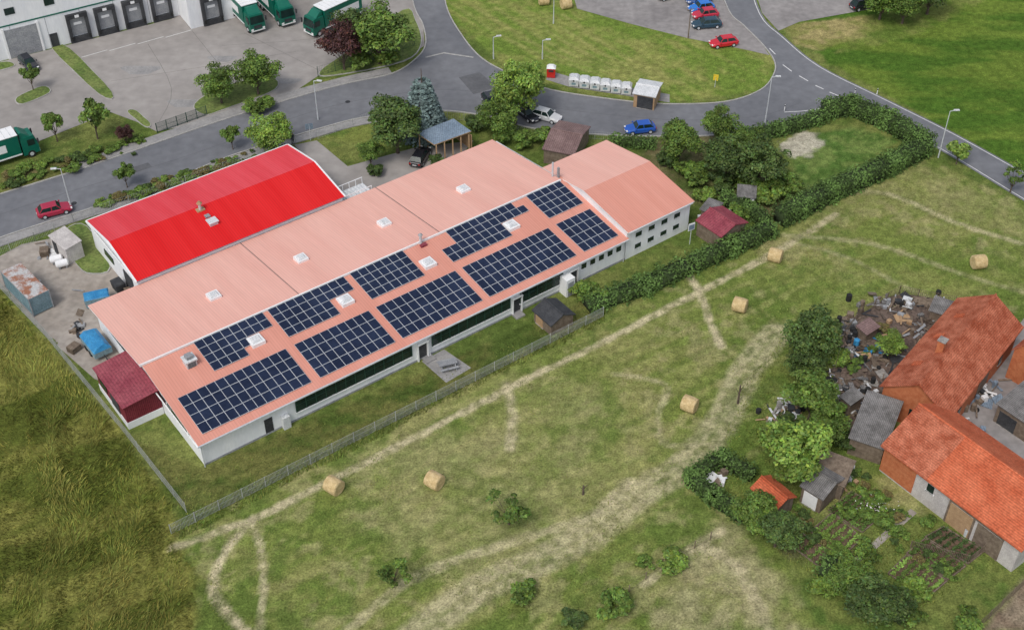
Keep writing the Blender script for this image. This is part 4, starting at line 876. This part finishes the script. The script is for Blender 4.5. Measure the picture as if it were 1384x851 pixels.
for (x0,y0,x1,y1,n_,s_,jy) in ((128,278,400,196,30,1,4),(150,268,395,186,22,.8,4),(12,232,205,186,20,1,4),(20,246,150,208,12,.9,4),(0,250,200,200,10,.6,4),(1150,505,1200,440,10,.7,8),(1180,700,1300,790,22,.6,14),(1070,690,1150,760,18,.7,12),(1150,640,1230,700,16,.6,14),(985,250,1060,230,10,1,10)):
    for i in range(n_):
        t=(i+random.uniform(-.5,.5))/n_; h=random.uniform(.5,1.2)*s_; tree('low_shrub',x0+(x1-x0)*t,y0+(y1-y0)*t+random.uniform(-jy,jy),h,'shrub',h*random.uniform(.8,1.2))
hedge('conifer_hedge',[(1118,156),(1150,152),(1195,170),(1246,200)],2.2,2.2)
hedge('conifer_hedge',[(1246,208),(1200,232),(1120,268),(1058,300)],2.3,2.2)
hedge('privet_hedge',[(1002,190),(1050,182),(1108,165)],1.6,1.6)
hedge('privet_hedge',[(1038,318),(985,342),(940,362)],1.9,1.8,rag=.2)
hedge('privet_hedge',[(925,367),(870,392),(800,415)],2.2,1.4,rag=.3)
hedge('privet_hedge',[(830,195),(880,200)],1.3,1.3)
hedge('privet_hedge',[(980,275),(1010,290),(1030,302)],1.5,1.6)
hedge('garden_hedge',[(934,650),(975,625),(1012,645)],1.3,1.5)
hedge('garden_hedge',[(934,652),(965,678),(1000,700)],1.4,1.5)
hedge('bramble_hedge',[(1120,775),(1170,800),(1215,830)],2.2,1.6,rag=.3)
# ------------------------------------------------------------------ gardens and clutter
def bed(name,px,rows,leaf='leafl',k='soil'):
    a,c,d,e=[Vector(q) for q in W(px)]; b=B(); b.poly([(p.x,p.y,.018) for p in (a,c,d,e)],k)
    for s0,s1 in ((a,c),(c,d),(d,e),(e,a)):
        t=(s1-s0).normalized(); nn=Vector((-t.y,t.x))*.05; b.hull([(q.x,q.y,0) for q in (s0-nn,s1-nn,s1+nn,s0+nn)],[(q.x,q.y,.16) for q in (s0-nn,s1-nn,s1+nn,s0+nn)],'wood')
    b.obj(name+'_soil')
    C=[];T_=[]
    for r in range(rows):
        t=(r+.5)/rows; s0=a.lerp(e,t); s1=c.lerp(d,t); n_=int((s1-s0).length*60); dn=random.uniform(.45,1); tc_=random.uniform(.6,1.5); hh=random.uniform(.15,.5)
        for i in range(n_):
            if random.random()>dn: continue
            q=s0.lerp(s1,(i+random.random())/n_); C.append((q.x+random.gauss(0,.11),q.y+random.gauss(0,.11),random.uniform(.05,hh))); T_.append(tc_*random.uniform(.7,1.3))
    C=np.array(C); V,Fq=leafquads(C,rng.normal(0,.5,C.shape)+np.array([0,0,1]),.26); me=npmesh(name,V,Fq,[M[leaf]],None,np.repeat(np.array(T_),4)); link(bpy.data.objects.new(name,me))
bed('vegetable_bed',[(1095,718),(1125,693),(1165,728),(1135,755)],5)
bed('vegetable_bed',[(1065,735),(1085,722),(1130,752),(1110,768)],4,'leaf')
bed('vegetable_bed',[(1120,690),(1150,665),(1200,690),(1165,720)],7,'leaf')
bed('vegetable_bed',[(1200,775),(1225,750),(1280,785),(1250,810)],6,'leafl')
bed('vegetable_bed',[(1225,748),(1250,728),(1305,765),(1282,783)],6,'leaf')
bed('vegetable_bed',[(1250,726),(1275,712),(1330,745),(1308,762)],6,'leafd')
ribbon('garden_path',smooth(W([(1150,765),(1195,725),(1235,690)]),4),.7,.016,'gravel')
C=np.array([[*g2(random.gauss(1180,12),random.gauss(690,4)),random.uniform(.6,.95)] for _ in range(50)]); V,Fq=leafquads(C,rng.normal(0,.4,C.shape)+np.array([0,0,1]),.2)
link(bpy.data.objects.new('white_flowers',npmesh('white_flowers',V,Fq,[M['flower']],None,np.ones(len(V)))))
for q in ((1195,700,1.0,1.2),(1145,690,1.2,1.0),(1255,705,1.0,.9),(1175,692,.8,1.1),(1180,670,1.2,1.2),(1215,720,.8,.9)): tree('garden_shrub',q[0],q[1],q[2],'shrub',q[3])
def pile(name,cx,cy,sx,sy,n_,ks,seed,zmax=.7,long=.8):
    random.seed(seed); b=B()
    for i in range(n_):
        p=G(cx+random.gauss(0,sx),cy+random.gauss(0,sy)); k=random.choice(ks); t=random.random(); r=random.uniform(0,3.14)
        if t<.5:
            l=random.uniform(.4,long*1.5); w=random.uniform(.05,.14); z=random.uniform(.03,zmax*.5); b.box(p.x-l,p.x+l,p.y-w,p.y+w,z,z+.06,k,rot=r)
        elif t<.7:
            l=random.uniform(.15,.4);w=random.uniform(.15,.35);h=random.uniform(.2,zmax); b.box(p.x-l,p.x+l,p.y-w,p.y+w,0.0,h,k,rot=r)
        elif t<.85:
            c,s_=math.cos(r),math.sin(r); l=random.uniform(.4,.9); w=random.uniform(.3,.6); h=random.uniform(.1,.6)
            q=[(-l,-w,.02),(l,-w,.02),(l,w,h),(-l,w,h)]; q=[(p.x+x*c-y*s_,p.y+x*s_+y*c,z) for x,y,z in q]; b.hull(q,[(x,y,z+.04) for x,y,z in q],k)
        else:
            rr=random.uniform(.2,.34); b.cyl((p.x,p.y,0),(p.x,p.y,random.choice((.22,.45,.85))),rr,rr,k if random.random()<.5 else 'rubber',10)
    return b.obj(name)
dk=['wood','dgrey','wood','bark','grey','eternit']
pile('firewood_pile',1062,566,12,10,80,['wood','woodl','stone','dgrey','plast'],1)
pile('scrap_pile',1165,545,14,16,70,dk+['plast'],2)
pile('scrap_pile',1148,462,7,20,70,dk+['plast'],3)
pile('plank_pile',1225,412,28,5,55,dk+['plast'],4,long=1.1)
pile('rubble_pile',1185,500,18,16,50,['stone','dgrey','wood','bark'],5,.3,.4)
pile('scrap_pile',1235,440,25,12,46,dk+['woodl'],15,.5,.6)
pile('scrap_pile',1180,470,22,14,40,dk+['blue','woodl','stone'],16,.5,.6)
pile('scrap_pile',1130,520,6,18,40,dk+['white'],17,.6,.6)
pile('courtyard_clutter',1325,535,18,18,50,['white','grey','dgrey','wood','bluegrey'],6,.9,.6)
pile('garden_clutter',975,645,9,6,10,['white','wood','plast'],7,.6,.4)
pile('garden_clutter',1130,640,12,9,24,['white','wood','plast','grey','woodl'],8,.6,.5)
pile('yard_clutter',1275,575,10,8,20,['white','grey','plast'],9,.9,.5)
pile('garden_furniture',960,290,8,6,16,['white','wood','grey'],10,.6,.5)
pile('stacked_materials',75,340,14,8,14,['plast','wood','grey'],11,.7,.5)
pile('stacked_materials',108,440,6,18,14,['wood','dgrey','grey'],12,.6,.5)
pile('garden_clutter',1010,280,14,8,20,['wood','dgrey','white'],13,.6,.5)
for q in ((1308,718,'plast'),(1318,722,'contbl')):
    p=G(q[0],q[1],.5); b=B(); b.cyl((0,0,0),(0,0,.95),.34,.36,q[2],12); b.cyl((0,0,.95),(0,0,1.02),.38,.30,'grey',12); b.obj('rain_barrel',(p.x,p.y,0))
# ------------------------------------------------------------------ light, sky, camera
w=bpy.data.worlds.new('World'); S.world=w; w.use_nodes=True; N=w.node_tree.nodes; L=w.node_tree.links
sky=N.new('ShaderNodeTexSky'); sky.sky_type='NISHITA'; sky.sun_disc=False
EL=math.radians(54); AZ=math.radians(-150)
sky.sun_elevation=EL; sky.sun_rotation=AZ; sky.dust_density=3; sky.air_density=1
hs=N.new('ShaderNodeHueSaturation'); hs.inputs['Saturation'].default_value=.5; L.new(sky.outputs[0],hs.inputs['Color']); L.new(hs.outputs[0],N['Background'].inputs['Color'])
N['Background'].inputs['Strength'].default_value=.15
d=Vector((math.sin(AZ)*math.cos(EL),math.cos(AZ)*math.cos(EL),math.sin(EL)))
sl_=bpy.data.lights.new('sun','SUN'); sl_.energy=1.35; sl_.angle=math.radians(18); sl_.color=(1,.96,.90)
so=link(bpy.data.objects.new('sun',sl_)); so.rotation_euler=d.to_track_quat('Z','Y').to_euler()
cam=bpy.data.cameras.new('camera'); cam.sensor_width=36; cam.lens=F/1384*36; cam.clip_end=5000; cam.clip_start=.5
co=link(bpy.data.objects.new('camera',cam)); co.location=(0,0,H); co.rotation_euler=(math.pi/2-TH,0,0); S.camera=co
S.view_settings.view_transform='Standard'; S.view_settings.look='None'; S.view_settings.exposure=0
